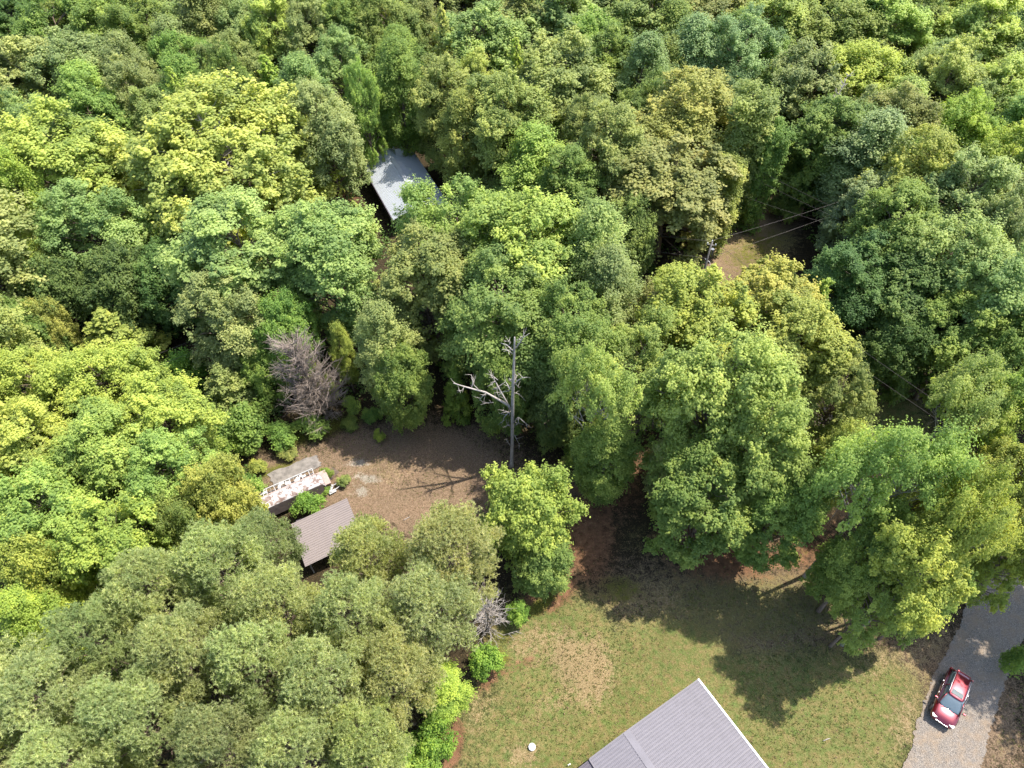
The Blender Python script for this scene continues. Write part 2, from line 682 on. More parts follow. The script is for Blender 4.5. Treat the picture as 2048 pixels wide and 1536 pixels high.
# ------------------------------------------------------------------ named trees: pixel of the dome, half width, height, kind, colour, label
TREES = [
 # cabin, centre and yard
 (440,335,212,21,'syc','YG',"huge yellow green sycamore with pale trunk, left of the white roofed cabin"),
 (352,175,42,17,'cone','LM',"pointed lime tree top rising behind the huge yellow green sycamore"),
 (912,440,98,19,'oak','LG',"light green oak overhanging the lower end of the white cabin roof"),
 (1048,480,118,20,'oak','LG',"broad light green oak right of the one covering the cabin roof"),
 (1190,478,78,19,'tall','GG',"grey green tall tree at the right end of the central oaks, left of the wires"),
 (1215,555,68,17,'tall','GG',"grey green tree just below the tall one left of the wires"),
 (850,530,98,18,'oak','OL',"dull green oak directly below the oak over the cabin roof"),
 (1000,600,120,19,'oak','G',"mid green oak above the bare dead snag"),
 (1135,640,98,18,'oak','G',"mid green oak up and right of the bare dead snag"),
 (1010,735,70,13,'oak','G',"darker low crown right behind the dead snag's trunk"),
 (1120,765,66,13,'oak','DG',"dark crown overhanging the shaded ground right of the dead snag"),
 (762,660,62,15,'tall','GG',"grey green narrow tree between the withered brown tree and the lime cone"),
 (800,735,66,12,'oak','G',"green tree overhanging the back edge of the clearing, beside the lime cone"),
 (908,742,27,9,'cone','SH',"small bright green cone shaped tree left of the dead snag"),
 (676,668,25,10,'tall','YO',"yellowish leafy crown on the right side of the withered brown tree"),
 (478,500,125,18,'oak','GG',"grey green rounded tree below the huge sycamore"),
 (648,500,112,18,'oak','GG',"pale grey green tree left of the oak group below the cabin"),
 (450,610,92,15,'oak','GG',"lower grey green crown beneath the rounded tree below the sycamore"),
 (560,640,70,13,'oak','G',"green crown up and left of the withered brown tree"),
 (520,720,52,9,'oak','G',"small round green tree left of the withered brown tree"),
 (712,428,32,6,'cone','LG',"feathery light green small tree against the cabin's left wall"),
 (1057,1003,100,12.5,'oak','YO',"yellow topped round tree standing alone between clearing and lawn"),
 (1085,1120,62,7,'oak','G',"dark green lower crown under the yellow topped round tree"),
 (1195,760,92,19,'elm','YG',"yellow green thin tree with bare pale twigs right of the snag"),
 (1215,880,64,12,'tall','G',"dark leafy lower growth around the trunk right of the snag"),
 (1290,700,80,16,'oak','LG',"light green crown right of the thin tree with bare twigs"),
 (1400,620,105,17,'oak','YO',"olive yellow oak just below the small lime tree by the wires"),
 (1535,612,100,15,'oak','YO',"large olive yellow oak on the lower edge of the power line clearing"),
 (1600,680,98,16,'oak','YO',"olive yellow oak left of the diagonal wires"),
 (1640,592,48,12,'cone','LM',"lime green feathery crown at the start of the diagonal wires"),
 (1690,765,70,14,'oak','OL',"dull green crown left of the small shaded gap under the diagonal wires"),
 (1450,745,122,22,'oak','LG',"big pale green maple in the middle of the right hand grove"),
 (1540,850,110,20,'oak','LG',"pale green crown below the big pale maple"),
 (1378,905,70,12,'oak','GG',"blue green low bough hanging over the shaded clay slope"),
 (1420,980,98,15,'oak','G',"dark green tree with visible trunk at the lawn's upper edge"),
 (1580,980,80,15,'oak','G',"dark green crown above the sunny patch on the lawn's upper edge"),
 (1320,560,38,10,'cone','LM',"small lime tree at the left end of the power line clearing"),
 (1785,925,122,22,'elm','LG',"pale green tree full of bare white branches above the lawn's right corner"),
 (1780,1060,80,17,'oak','G',"green tree with tangled white branches beside the sunny patch"),
 (1690,1150,48,6,'shrub','G',"dark green dense bush leaning out over the shaded lawn"),
 (1850,1130,105,18,'elm','YO',"yellow green maple leaning over the shaded lawn above the car"),
 (1965,1020,105,21,'elm','YO',"yellow green maple with visible grey limbs at the right edge"),
 (1785,1170,62,14,'oak','LG',"light green low bough hanging over the lawn below the elm"),
 (1905,1150,52,14,'oak','LG',"leafy light green bough over the gravel drive above the car"),
 (1950,800,98,18,'elm','LG',"light green open tree with grey limbs right of the shaded gap"),
 (2040,780,60,18,'oak','LG',"light green crown cut by the right edge, below the dark grove"),
 (2045,930,70,17,'oak','YO',"yellow green crown cut by the right edge, level with the elm"),
 (1868,955,48,12,'oak','YO',"yellow green crown between the elm with white branches and the grey limbed tree"),
 (1700,890,60,12,'oak','LG',"pale green crown touching the left side of the white branched elm"),
 (2075,1075,60,14,'oak','YO',"green crown at the right edge above the gravel drive"),
 # upper middle and right
 (1375,235,112,19,'oak','GO',"golden green oak, the most orange crown of the upper wood"),
 (1340,380,120,16,'oak','OL',"dark olive lower crown under the golden oak"),
 (1505,215,62,20,'ivy','OL',"ivy covered trunk with olive top right of the golden oak"),
 (1550,270,42,16,'ivy','G',"ivy covered trunk above the power line clearing"),
 (1448,345,48,14,'ivy','LG',"ivy covered trunk at the pole, left of the power line clearing"),
 (1215,280,92,19,'oak','OL',"mid olive oak left of the golden oak"),
 (1110,160,98,19,'oak','OL',"brownish olive oak right of the lime pointed tree"),
 (1125,355,80,16,'oak','G',"green crown behind the central oaks, below the olive oaks"),
 (1010,225,88,19,'oak','OL',"olive oak directly below the lime pointed tree"),
 (1032,120,44,18,'cone','LM',"brightest lime pointed tree in the middle of the upper wood"),
 (925,235,52,16,'tall','LG',"fresh light green narrow tree above and right of the cabin"),
 (888,172,68,18,'oak','OL',"greyish olive crown above the cabin's right corner"),
 (716,150,34,18,'oak','LG',"light green slender tree behind the cabin's left corner"),
 (795,140,56,18,'tall','G',"dark green tree behind the cabin between two paler crowns"),
 (642,235,74,18,'oak','GG',"grey green tree standing at the cabin's left corner"),
 (672,290,34,11,'oak','GG',"lower grey green crown touching the cabin's left corner"),
 (605,175,62,17,'tall','GG',"grey green crown between the sycamore and the tree at the cabin corner"),
 (540,160,52,15,'cone','LM',"soft lime crown right behind the top of the sycamore"),
 (885,50,42,19,'cone','YG',"yellow green tall cone at the top left of the grey olive crowns"),
 (960,90,84,18,'oak','GG',"greyish crown left of the brightest lime tree"),
 (1130,50,92,18,'oak','GG',"greyish olive wide crown above the brownish olive oak"),
 (1045,30,80,18,'oak','OL',"olive grey crown at the top edge above the lime tree"),
 (1215,110,62,17,'oak','G',"shaded green crown between the two olive groups at the top"),
 (1290,130,58,17,'tall','BG',"blue green crown up and left of the golden oak"),
 (1385,100,62,18,'tall','BG',"soft blue green crown directly above the golden oak"),
 (1490,90,78,19,'oak','BG',"pale blue green rounded crown above the ivy covered trunks"),
 (1300,40,80,18,'oak','OL',"olive crown at the top edge above the blue green pair"),
 (1410,25,80,18,'oak','OL',"olive crown at the top edge left of the yellowish one"),
 (1545,35,80,19,'oak','YG',"yellowish tall crown at the top edge above the ivy trunks"),
 (1650,80,90,18,'oak','G',"green crown right of the yellowish one at the top"),
 (1755,60,88,19,'oak','LG',"light green wide crown left of the dark gap in the top right"),
 (1620,160,76,18,'oak','GG',"greyish crown right of the pale blue green rounded one"),
 (1725,160,90,18,'oak','YO',"yellowish olive crown in the upper right wood"),
 (1800,235,72,18,'oak','OL',"dull olive crown left of the bright yellow green slope"),
 (1665,260,78,17,'oak','G',"green crown behind the leaning dead trunk"),
 (1640,300,44,12,'tall','DG',"dark tree under the leaning dead trunk"),
 (1970,60,80,19,'oak','YG',"bright yellow green crown in the top right corner"),
 (1900,150,72,18,'oak','YG',"bright yellow green crown right of the dark gap"),
 (2010,190,78,18,'oak','YG',"bright yellow green crown at the right edge below the corner one"),
 (1925,245,70,18,'oak','LM',"lime crown of the bright slope nearest the dull olive one"),
 (2030,310,66,18,'oak','YO',"yellow olive crown at the right edge under the bright slope"),
 (1748,300,80,17,'tall','BG',"pale blue green feathery crown below the leaning dead trunk"),
 (1738,405,70,14,'oak','BG',"shaded blue green crown right of the power line clearing"),
 (1835,330,94,19,'oak','YO',"olive yellow crown right of the pale feathery one"),
 (1940,380,88,19,'oak','GG',"grey green crown right of the olive yellow one"),
 (2035,440,80,19,'oak','GG',"grey green crown cut by the right edge, above the dark slope"),
 (1800,455,92,17,'oak','G',"mid green crown under the olive yellow one"),
 (1910,500,96,18,'oak','GG',"silvery green crown on the dark right slope"),
 (2020,570,90,18,'oak','GG',"silvery green crown with a bare limb at the right edge"),
 (1725,540,88,14,'oak','DG',"dark green crown right of the large olive yellow oak"),
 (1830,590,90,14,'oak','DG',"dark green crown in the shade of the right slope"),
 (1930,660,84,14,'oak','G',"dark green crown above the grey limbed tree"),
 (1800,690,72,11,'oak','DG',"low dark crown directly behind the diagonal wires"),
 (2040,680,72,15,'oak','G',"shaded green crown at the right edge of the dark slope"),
 # upper left
 (30,45,62,16,'oak','DG',"dark green crown in the top left corner"),
 (115,50,76,18,'oak','G',"green crown beside the dark one in the top left corner"),
 (40,150,84,18,'oak','GG',"grey green crown at the left edge below the dark corner"),
 (150,135,82,18,'oak','GG',"grey green crown second from the left edge, in the second row"),
 (215,40,66,18,'oak','LG',"fresh green crown at the top edge left of the olive one"),
 (300,55,74,18,'oak','G',"green crown at the top edge just left of the narrow olive tree"),
 (255,160,70,17,'oak','GG',"greyish crown up and left of the sycamore's pointed neighbour"),
 (405,35,62,18,'tall','OL',"narrow olive tree at the top edge"),
 (455,125,66,17,'oak','OL',"olive crown behind the sycamore's right shoulder"),
 (470,30,52,17,'oak','G',"dark green crown right of the narrow olive tree"),
 (545,45,58,18,'oak','LG',"bright fresh green crown at the top, first right of the olive trees"),
 (620,50,64,18,'oak','GG',"grey green crown right of the bright fresh one at the top"),
 (700,45,68,18,'oak','G',"dull green crown at the top edge above the slender tree"),
 (775,45,66,18,'oak','G',"dull green crown left of the yellow green tall cone"),
 (680,120,66,17,'oak','GG',"grey green dome above the tree at the cabin corner"),
 (370,110,56,16,'oak','G',"green crown between the pointed lime top and the olive trees"),
 (60,245,74,17,'oak','GG',"grey crown over the large green oak on the left"),
 (175,215,64,16,'oak','G',"shaded crown between the grey crown and the sycamore"),
 (110,320,118,19,'oak','LG',"large light green oak left of the sycamore"),
 (175,440,96,16,'oak','GG',"blue grey crown below the large light green oak"),
 (15,350,54,18,'tall','LM',"brightest yellow green tree at the left edge"),
 (22,480,44,14,'oak','LM',"yellow green lower crown at the left edge"),
 (85,630,42,9,'oak','YG',"yellow green sapling crown above the yellowish maples"),
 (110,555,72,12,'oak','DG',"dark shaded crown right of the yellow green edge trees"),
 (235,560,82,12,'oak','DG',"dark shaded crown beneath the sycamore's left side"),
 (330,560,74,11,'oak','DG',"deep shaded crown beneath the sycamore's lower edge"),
 (30,650,62,10,'oak','G',"dull green crown at the left edge above the yellowish maples"),
 (230,670,74,8,'cone','LG',"feathery low green tree with a drooping left bough by the thin wires"),
 (365,745,50,6,'shrub','SH',"bright green bush beside the dark gap left of the clearing"),
 (450,770,58,8,'cone','OL',"olive cedar between the bright bush and the withered tree"),
 (480,850,58,6,'shrub','G',"green feathery bush at the clearing's upper left corner"),
 (430,900,46,5,'shrub','SH',"bright green bush below the feathery bush"),
 (653,945,13,1.3,'shrub','SH',"small bright weed clump at the right end of the trailer"),
 (688,962,15,1.0,'shrub','OL',"dull weed clump right of the scrap beside the trailer"),
 (645,978,14,1.2,'shrub','SH',"weed clump below the trailer's right end"),
 (756,868,13,1.6,'shrub','YO',"yellowish sapling standing free in the clearing's upper left"),
 (700,848,20,1.5,'shrub','G',"low weed clump at the foot of the withered brown tree"),
 (745,832,22,1.6,'shrub','G',"low weed clump right of the withered brown tree's foot"),
 (515,935,20,1.4,'shrub','YO',"yellowish weed clump left of the concrete slab"),
 (575,905,22,1.2,'shrub','OL',"dull weed clump above the concrete slab"),
 (1735,1165,16,1.0,'shrub','SH',"small bright weed clump under the leaning maple"),
 (1135,925,18,1.4,'shrub','OL',"dull weed clump right of the dead snag's foot"),
 # maples of the left
 (75,760,88,15,'oak','YO',"yellowish maple at the left edge, uppermost of the maple mass"),
 (200,755,92,15,'oak','YO',"yellowish maple second along the top of the maple mass"),
 (320,830,92,14,'oak','YO',"yellowish maple at the upper right corner of the maple mass"),
 (70,880,94,15,'oak','YO',"yellowish maple at the left edge, second row down"),
 (200,890,94,15,'oak','LG',"light green maple at the heart of the maple mass"),
 (330,935,92,14,'oak','LG',"light green maple left of the collapsed trailer"),
 (425,975,74,12,'oak','YO',"yellowish maple nearest the collapsed trailer"),
 (80,1010,94,15,'oak','LG',"light green maple at the left edge, third row down"),
 (215,1060,92,14,'oak','YO',"round yellowish maple against the pines"),
 (350,1030,66,11,'oak','G',"darker maple between the round one and the pines"),
 (70,1120,76,13,'oak','YO',"yellowish maple at the left edge just above the pines"),
 (45,1225,66,12,'tall','LM',"yellow green sparse tree wedged between maples and pines at left edge"),
 (490,975,36,4,'shrub','SH',"bright green bush at the left end of the trailer"),
 (612,1005,30,3.2,'shrub','SH',"bright leafy bush between the trailer and the brown shed roof"),
 # pines
 (515,1075,62,14,'pine','PD',"darker pine at the left corner of the brown shed roof"),
 (728,1098,76,15,'pine','PN',"pine overhanging the right side of the brown shed roof"),
 (905,1090,92,16,'pine','PN',"pine between the shed roof and the yellow topped round tree"),
 (430,1120,92,17,'pine','PN',"pine at the top left of the pine stand, below the maples"),
 (285,1175,92,17,'pine','PN',"olive pine second from the left in the stand's upper row"),
 (548,1205,88,17,'pine','PN',"wide pine below the darker one by the shed"),
 (700,1220,88,17,'pine','PN',"pine in the middle of the stand below the shed roof"),
 (850,1200,92,16,'pine','PN',"pine left of the dead grey bush"),
 (180,1270,88,17,'pine','PD',"shaded pine below the yellow green sparse tree"),
 (345,1290,92,18,'pine','PN',"pine at the heart of the stand left of centre"),
 (500,1310,94,18,'pine','PN',"tallest pine with bluish tufts in the stand's middle"),
 (640,1355,96,18,'pine','PN',"pine with yellow tipped tufts low in the stand"),
 (780,1330,82,16,'pine','PN',"pine left of the two bright bushes by the lawn"),
 (75,1390,98,18,'pine','PN',"pine at the left edge near the lower corner"),
 (250,1430,100,18,'pine','PN',"pine with broken bare boughs near the lower left corner"),
 (420,1480,92,18,'pine','PD',"pine at the bottom edge next to the dark gap"),
 (575,1490,96,18,'pine','PN',"pine at the bottom edge right of the dark gap"),
 (720,1470,86,16,'pine','PN',"last pine at the bottom edge before the bright bushes"),
 (110,1520,92,18,'pine','PN',"pine cut by the bottom edge in the left corner"),
 # bright edge growth
 (882,1370,50,8,'tall','LM',"brightest yellow green young tree on the lawn's left edge"),
 (868,1460,46,5,'shrub','SH',"bright green bush at the foot of the brightest young tree"),
 (966,1318,38,4,'shrub','SH',"fresh green rounded bush below the dead grey bush"),
 (1035,1222,26,2.8,'shrub','SH',"small green bush between the dead bush and the round tree"),
 (800,1518,58,4,'shrub','SH',"green thicket bush at the bottom edge left of the lawn"),
 (845,1545,40,3,'shrub','SH',"small green bush at the bottom edge touching the lawn"),
 (2060,1310,34,5,'shrub','G',"green bush at the right edge beside the gravel drive"),
 (1560,405,26,3,'shrub','DG',"dark bush at the top corner of the power line clearing"),
 (1572,415,26,4,'shrub','G',"green bush behind the power line clearing"),
 (620,850,34,2.6,'shrub','G',"low green bush along the clearing's shaded back edge"),
 (560,870,34,3,'shrub','G',"low green bush left along the clearing's back edge"),
 (1150,900,30,3,'shrub','G',"low dark bush right behind the yellow topped round tree"),
]
for t in TREES:
    tree(*t)
# broad crowns standing past the right edge; their shade falls on the drive and the lawn
for (bx, by, R, h, lab) in ((2165, 1245, 7.6, 22, "wide tree standing past the right edge beside the drive, nearest the car"), (2230, 1170, 7, 21, "wide tree standing past the right edge farther up the drive"),
                            (2370, 1400, 7, 20, "wide tree standing past the right edge, lowest of the three")):
    b_ = at(bx, by)
    put_tree('elm', b_.x, b_.y, R, h, C['LG'], lab, "trees of the wood")

# fill the wood between and beyond the named trees (one shared description each)
CLEAR = [
    [(490, 960), (600, 860), (760, 790), (900, 780), (1150, 800), (1290, 880), (1500, 930), (1700, 1000), (1860, 1060), (2100, 1050), (2400, 1150), (2400, 1700), (700, 1700),
     (880, 1480), (1090, 1190), (1060, 1200), (940, 1220), (760, 1200), (680, 1230), (520, 1200), (540, 1060), (480, 1010)],
    [(1405, 500), (1530, 395), (1600, 430), (1640, 560), (1900, 820), (1850, 880), (1730, 800), (1420, 560)],
    [(690, 290), (850, 280), (900, 400), (800, 470), (740, 440), (650, 410)],
]


def inside(px, py, poly):
    c = False
    j = len(poly) - 1
    for i in range(len(poly)):
        xi, yi = poly[i]
        xj, yj = poly[j]
        if (yi > py) != (yj > py) and px < (xj - xi) * (py - yi) / (yj - yi) + xi:
            c = not c
        j = i
    return c


NEARBY = [(t[0], t[1], t[6]) for t in TREES]
CW_ = {'G': 'mid green', 'DG': 'dark green', 'LG': 'light green', 'OL': 'olive', 'GG': 'grey green', 'YO': 'yellowish green', 'PN': 'greyish pine'}


def own_label(px, py, ck, noun):
    """words of its own for a filling tree: colour and the closest described tree"""
    best = sorted(NEARBY, key=lambda n: math.hypot(n[0] - px, n[1] - py))
    for nx, ny, lab in best:
        dx, dy = px - nx, py - ny
        d = ("right of" if dx > 0 else "left of") if abs(dx) > abs(dy) else ("below" if dy > 0 else "above")
        w = lab.replace(',', '').split()[:9]
        while w[-1] in ('the', 'of', 'a', 'and', 'with', 'at', 'in', 'on', 'to', 'above', 'below', 'left', 'right', 'behind', 'beside', 'between', 'its', 'from', 'under', 'over', 'up', 'level', 'full', 'top', 'cut', 'lower', 'upper', 'bare', 'directly', 'just', 'by', "lawn's", "cabin's", 'white', 'two', 'huge', 'dull', 'dead', 'olive', 'pale', 'grey', 'yellow', 'big'):
            w.pop()
        s = f"{CW_[ck]} {noun} {d} the {' '.join(w)}"
        if s not in LABELS:
            return s


frnd = random.Random(5)
OPEN_VIEWS = [(940, 1150, 1080, 1400), (1165, 1040, 1300, 1300), (565, 610, 745, 860), (722, 296, 848, 425), (1420, 425, 1600, 520), (1745, 775, 1850, 850), (670, 380, 722, 405), (1645, 1015, 1690, 1080), (1150, 880, 1300, 1150), (1840, 1230, 2048, 1536), (390, 690, 440, 712)]


def blocks(x, y, R, h):
    """would a fill tree here stand in front of something the photograph shows?"""
    for z in (2, h * .5, h - 2):
        a, b = proj(x, y, z)
        w = R * F / (y * math.cos(_P) + (CAM_H - z) * math.sin(_P))
        if any(x0 - w < a < x1 + w and y0 - w < b < y1 + w for x0, y0, x1, y1 in OPEN_VIEWS):
            return True
    return False


counts = [0, 0]
DISC = [(t[0], t[1], t[2]) for t in TREES if t[3] > 6]
for gy in np.arange(196, 3, -6.6):
    half = 36 + gy * .68
    for gx in np.arange(-half - 7, half + 8, 6.6):
        x = gx + frnd.uniform(-2.2, 2.2)
        y = gy + frnd.uniform(-2.2, 2.2)
        px, py = proj(x, y)
        if py > 2300 or any(inside(px, py, c) for c in CLEAR):
            continue
        tx_, ty_ = proj(x, y, 14)
        edge = tx_ < -20 or tx_ > 2070 or ty_ < 0 or ty_ > 1560
        need = min(math.hypot(tx - x, ty - y) / tr for tx, ty, tr in PLACED)
        if edge:
            if need < 1.15 or blocks(x, y, 4.6, 17) or ty_ < -200 or tx_ < -150 or tx_ > 2200 or (px > 650 and py > 1250 and px < 2130):
                continue
            k = 'pine' if (px < 500 and py > 1100) else frnd.choice(['oak', 'oak', 'oak', 'tall'])
            ck = 'PN' if k == 'pine' else frnd.choice(['G', 'GG', 'LG', 'OL', 'YO'])
            put_tree(k, x, y, frnd.uniform(4.2, 5.0) if k == 'pine' else frnd.uniform(5.2, 7.2), frnd.uniform(16, 20), C[ck],
                     own_label(tx_, ty_, ck, "border crown"), "border trees of the wood")
            counts[0] += 1
        else:
            qx, qy = proj(x, y, 8)
            if need < (.8 if py > 500 else .66) or any(math.hypot(qx - a, (qy - b)) < w * (.72 if py > 500 else .5) for a, b, w in DISC) or blocks(x, y, 3.8, 12):
                continue
            ck = frnd.choice(['G', 'LG', 'G', 'OL', 'GG'])
            put_tree(frnd.choice(['oak', 'oak', 'tall']), x, y, frnd.uniform(3.2, 4.6), frnd.uniform(9, 13) if py > 500 else frnd.uniform(13.5, 17), C[ck],
                     own_label(qx, qy, ck, "smaller crown"), "understorey trees")
            counts[1] += 1
print("fill trees", counts)

# ------------------------------------------------------------------ ground


def ground_material():
    m, nt, ns, ls, p = new_mat("ground_cover")
    co = objcoord(nt)
    w1 = N(nt, "ShaderNodeAttribute", attribute_name="cover")       # r lawn, g clay, b dry straw
    w2 = N(nt, "ShaderNodeAttribute", attribute_name="cover2")      # r pale grit, g moss/yellow weeds, b open
    sp = N(nt, "ShaderNodeSeparateColor")
    ls.new(w1.outputs["Color"], sp.inputs[0])
    sp2 = N(nt, "ShaderNodeSeparateColor")
    ls.new(w2.outputs["Color"], sp2.inputs[0])
    n_big = noise(nt, .35, 5, .6, co)
    n_mid = noise(nt, 1.7, 6, .65, co)
    n_fine = noise(nt, 9.0, 6, .7, co)
    n_grain = noise(nt, 34.0, 4, .7, co)
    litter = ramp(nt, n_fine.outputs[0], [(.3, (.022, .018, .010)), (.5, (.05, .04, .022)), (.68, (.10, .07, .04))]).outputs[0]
    yard = ramp(nt, n_fine.outputs[0], [(.28, (.11, .075, .05)), (.5, (.24, .175, .12)), (.7, (.40, .30, .215))]).outputs[0]
    lawn = ramp(nt, n_fine.outputs[0], [(.25, (.10, .115, .035)), (.5, (.19, .20, .08)), (.75, (.33, .31, .17))]).outputs[0]
    lawn2 = ramp(nt, n_mid.outputs[0], [(.35, (.7, .95, .65)), (.65, (1.25, 1.0, 1.05))]).outputs[0]
    lawn = mix(nt, 1.0, lawn, lawn2, 'MULTIPLY')
    clay = ramp(nt, n_mid.outputs[0], [(.3, (.13, .07, .04)), (.6, (.26, .145, .085)), (.75, (.38, .25, .155))]).outputs[0]
    straw = ramp(nt, n_fine.outputs[0], [(.3, (.16, .125, .06)), (.5, (.31, .24, .13)), (.7, (.46, .38, .24))]).outputs[0]
    grit = ramp(nt, n_fine.outputs[0], [(.3, (.22, .19, .15)), (.6, (.42, .39, .34)), (.75, (.6, .57, .52))]).outputs[0]
    weeds = ramp(nt, n_fine.outputs[0], [(.3, (.06, .08, .015)), (.6, (.17, .18, .03)), (.75, (.27, .25, .06))]).outputs[0]

    def soft(w, lo=.32, hi=.68):
        a = math_n(nt, 'ADD', w, math_n(nt, 'MULTIPLY', math_n(nt, 'SUBTRACT', n_mid.outputs[0], .5), .9))
        a = math_n(nt, 'ADD', a, math_n(nt, 'MULTIPLY', math_n(nt, 'SUBTRACT', n_fine.outputs[0], .5), .8))
        mr = N(nt, "ShaderNodeMapRange", interpolation_type='SMOOTHSTEP')
        mr.inputs[1].default_value = lo
        mr.inputs[2].default_value = hi
        ls.new(a, mr.inputs[0])
        return mr.outputs[0]
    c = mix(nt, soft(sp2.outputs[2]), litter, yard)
    c = mix(nt, soft(sp.outputs[0]), c, lawn)
    c = mix(nt, soft(sp.outputs[2], .35, .75), c, straw)
    c = mix(nt, soft(sp.outputs[1]), c, clay)
    c = mix(nt, soft(sp2.outputs[1], .35, .75), c, weeds)
    c = mix(nt, soft(sp2.outputs[0], .4, .7), c, grit)
    g = ramp(nt, n_grain.outputs[0], [(.25, (.55, .55, .55)), (.5, (1, 1, 1)), (.78, (1.5, 1.48, 1.42))]).outputs[0]
    c = mix(nt, .85, c, g, 'MULTIPLY')
    b = ramp(nt, n_big.outputs[0], [(.3, (.85, .87, .85)), (.7, (1.12, 1.1, 1.1))]).outputs[0]
    c = mix(nt, 1.0, c, b, 'MULTIPLY')
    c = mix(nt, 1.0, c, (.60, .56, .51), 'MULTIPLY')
    ls.new(c, p.inputs["Base Color"])
    p.inputs["Roughness"].default_value = .95
    p.inputs["Specular IOR Level"].default_value = .15
    h = math_n(nt, 'ADD', n_fine.outputs[0], math_n(nt, 'MULTIPLY', n_grain.outputs[0], .5))
    ls.new(bump(nt, h, .9, .10), p.inputs["Normal"])
    return m


def build_ground():
    xs = np.concatenate([[-2500, -900, -400, -200, -140], np.arange(-100, 100.1, .5), [140, 200, 400, 900, 2500]])
    ys = np.concatenate([[-2500, -900, -300, -80, -30], np.arange(-5, 120.1, .5), np.arange(124, 190, 4), [240, 400, 900, 2500]])
    X, Y = np.meshgrid(xs, ys, indexing='ij')
    dz = Y * math.cos(_P) + CAM_H * math.sin(_P)
    dzc = np.maximum(dz, 5)
    px = 1024 + F * X / dzc
    py = 768 - F * (Y * math.sin(_P) - CAM_H * math.cos(_P)) / dzc
    ok = dz > 5

    def blob(cx, cy, rx, ry, rot=0, amp=1.0):
        a = math.radians(rot)
        u = ((px - cx) * math.cos(a) + (py - cy) * math.sin(a)) / rx
        v = (-(px - cx) * math.sin(a) + (py - cy) * math.cos(a)) / ry
        return amp * np.clip(1.25 - (u * u + v * v) ** .5 * .75, 0, 1) * ok

    def mx(*a):
        return np.maximum.reduce(a)
    lawn = mx(blob(1300, 1480, 420, 170), blob(1330, 1300, 180, 90, 0, .8), blob(1480, 1220, 380, 120, 0, .56), blob(1500, 1380, 260, 90, 0, .9), blob(1120, 1330, 150, 150), blob(1600, 1450, 260, 160), blob(1750, 1400, 120, 110, 0, .8), blob(930, 990, 60, 60, 0, .25),
              blob(1800, 840, 90, 60, 35, .8), blob(1560, 480, 60, 40, 0, .5), blob(1400, 1080, 260, 60, 0, .45))
    clay = mx(blob(1180, 1060, 60, 120, 0, .75), blob(1230, 990, 90, 60, 0, .55), blob(1100, 1185, 55, 35, -30), blob(1370, 1080, 80, 40, 0, .75), blob(1040, 1330, 60, 14, -30, .55),
              blob(905, 1490, 22, 55, 10, .95), blob(985, 1350, 50, 18, -50, .7), blob(690, 392, 30, 16, 0, .9), blob(1280, 930, 90, 50, 0, .5), blob(1650, 1040, 60, 50, 0, .5),
              blob(415, 700, 40, 20, 0, .7), blob(300, 765, 30, 30, 0, .7), blob(1460, 1120, 130, 50, 0, .7), blob(1620, 1110, 120, 50, 0, .55), blob(1760, 1010, 180, 60, 0, .4))
    straw = mx(blob(1140, 1320, 80, 50, 60, .8), blob(1180, 1340, 55, 80, 0, .85), blob(1130, 1400, 120, 40, -20, .5), blob(1250, 1190, 80, 30, 0, .65), blob(1060, 1290, 60, 60, 0, .6), blob(1410, 1080, 70, 26, 0, .7), blob(1650, 1020, 40, 40, 0, .75), blob(1300, 1190, 90, 40, 10, .6),
               blob(1045, 1510, 40, 30, 0, .7), blob(760, 940, 120, 60, 0, .45), blob(1480, 480, 90, 50, -30, .65), blob(1810, 1440, 40, 90, 10, .6), blob(1850, 1300, 90, 60, -30, .5), blob(960, 1420, 40, 80, 30, .5),
               blob(1750, 1330, 90, 40, -20, .5))
    grit = mx(blob(735, 955, 34, 10, 10, .8), blob(715, 925, 30, 10, 0, .75), blob(722, 983, 16, 12, 0, .8), blob(1110, 845, 60, 30, 0, .6), blob(1650, 830, 60, 30, 20, .8), blob(1950, 1080, 60, 60, 0, .5), blob(1740, 870, 30, 20, 20, .6),
              blob(640, 545, 90, 30, 0, .6), blob(700, 960, 30, 40, 0, .4), blob(470, 700, 40, 20, 0, .5))
    weeds = mx(blob(1080, 1210, 50, 18, -40, .8), blob(1000, 1320, 30, 20, -50, .7), blob(1000, 1280, 24, 60, 40, .6), blob(1240, 1180, 60, 40, 0, .6), blob(640, 860, 120, 22, -18, .7), blob(1510, 500, 90, 50, -30, .6), blob(1590, 1100, 70, 30, 0, .4),
               blob(1560, 1380, 40, 60, 0, .3), blob(550, 940, 70, 16, -20, .65), blob(1860, 1240, 40, 20, 0, .5), blob(2010, 1480, 30, 60, 0, .4), blob(1800, 850, 60, 22, 40, .5))
    yard = mx(blob(1480, 1230, 420, 150, 0, .7), blob(820, 950, 230, 110), blob(950, 880, 120, 60, 0, .6), blob(620, 960, 120, 60), blob(1480, 480, 130, 70, -30), blob(1850, 1350, 200, 150, 0, .6), blob(1100, 1000, 200, 80, 0, .6), blob(1990, 1450, 90, 200, 0, .6),
              blob(1650, 1020, 120, 60, 0, .6), blob(900, 1040, 200, 60, 0, .7))
    n = X.size
    one = np.ones(n)
    a1 = np.stack([lawn.ravel(), clay.ravel(), straw.ravel(), one], 1)
    a2 = np.stack([grit.ravel(), weeds.ravel(), yard.ravel(), one], 1)
    Z = .05 * np.sin(X * .31 + 1.3 * np.sin(Y * .17)) * np.sin(Y * .27)
    Z = np.where((np.abs(X) < 100) & (Y < 120), Z, 0) - .06
    v = np.stack([X.ravel(), Y.ravel(), Z.ravel()], 1)
    nx, ny = X.shape
    i = (np.arange(nx - 1)[:, None] * ny + np.arange(ny - 1)[None, :]).ravel()
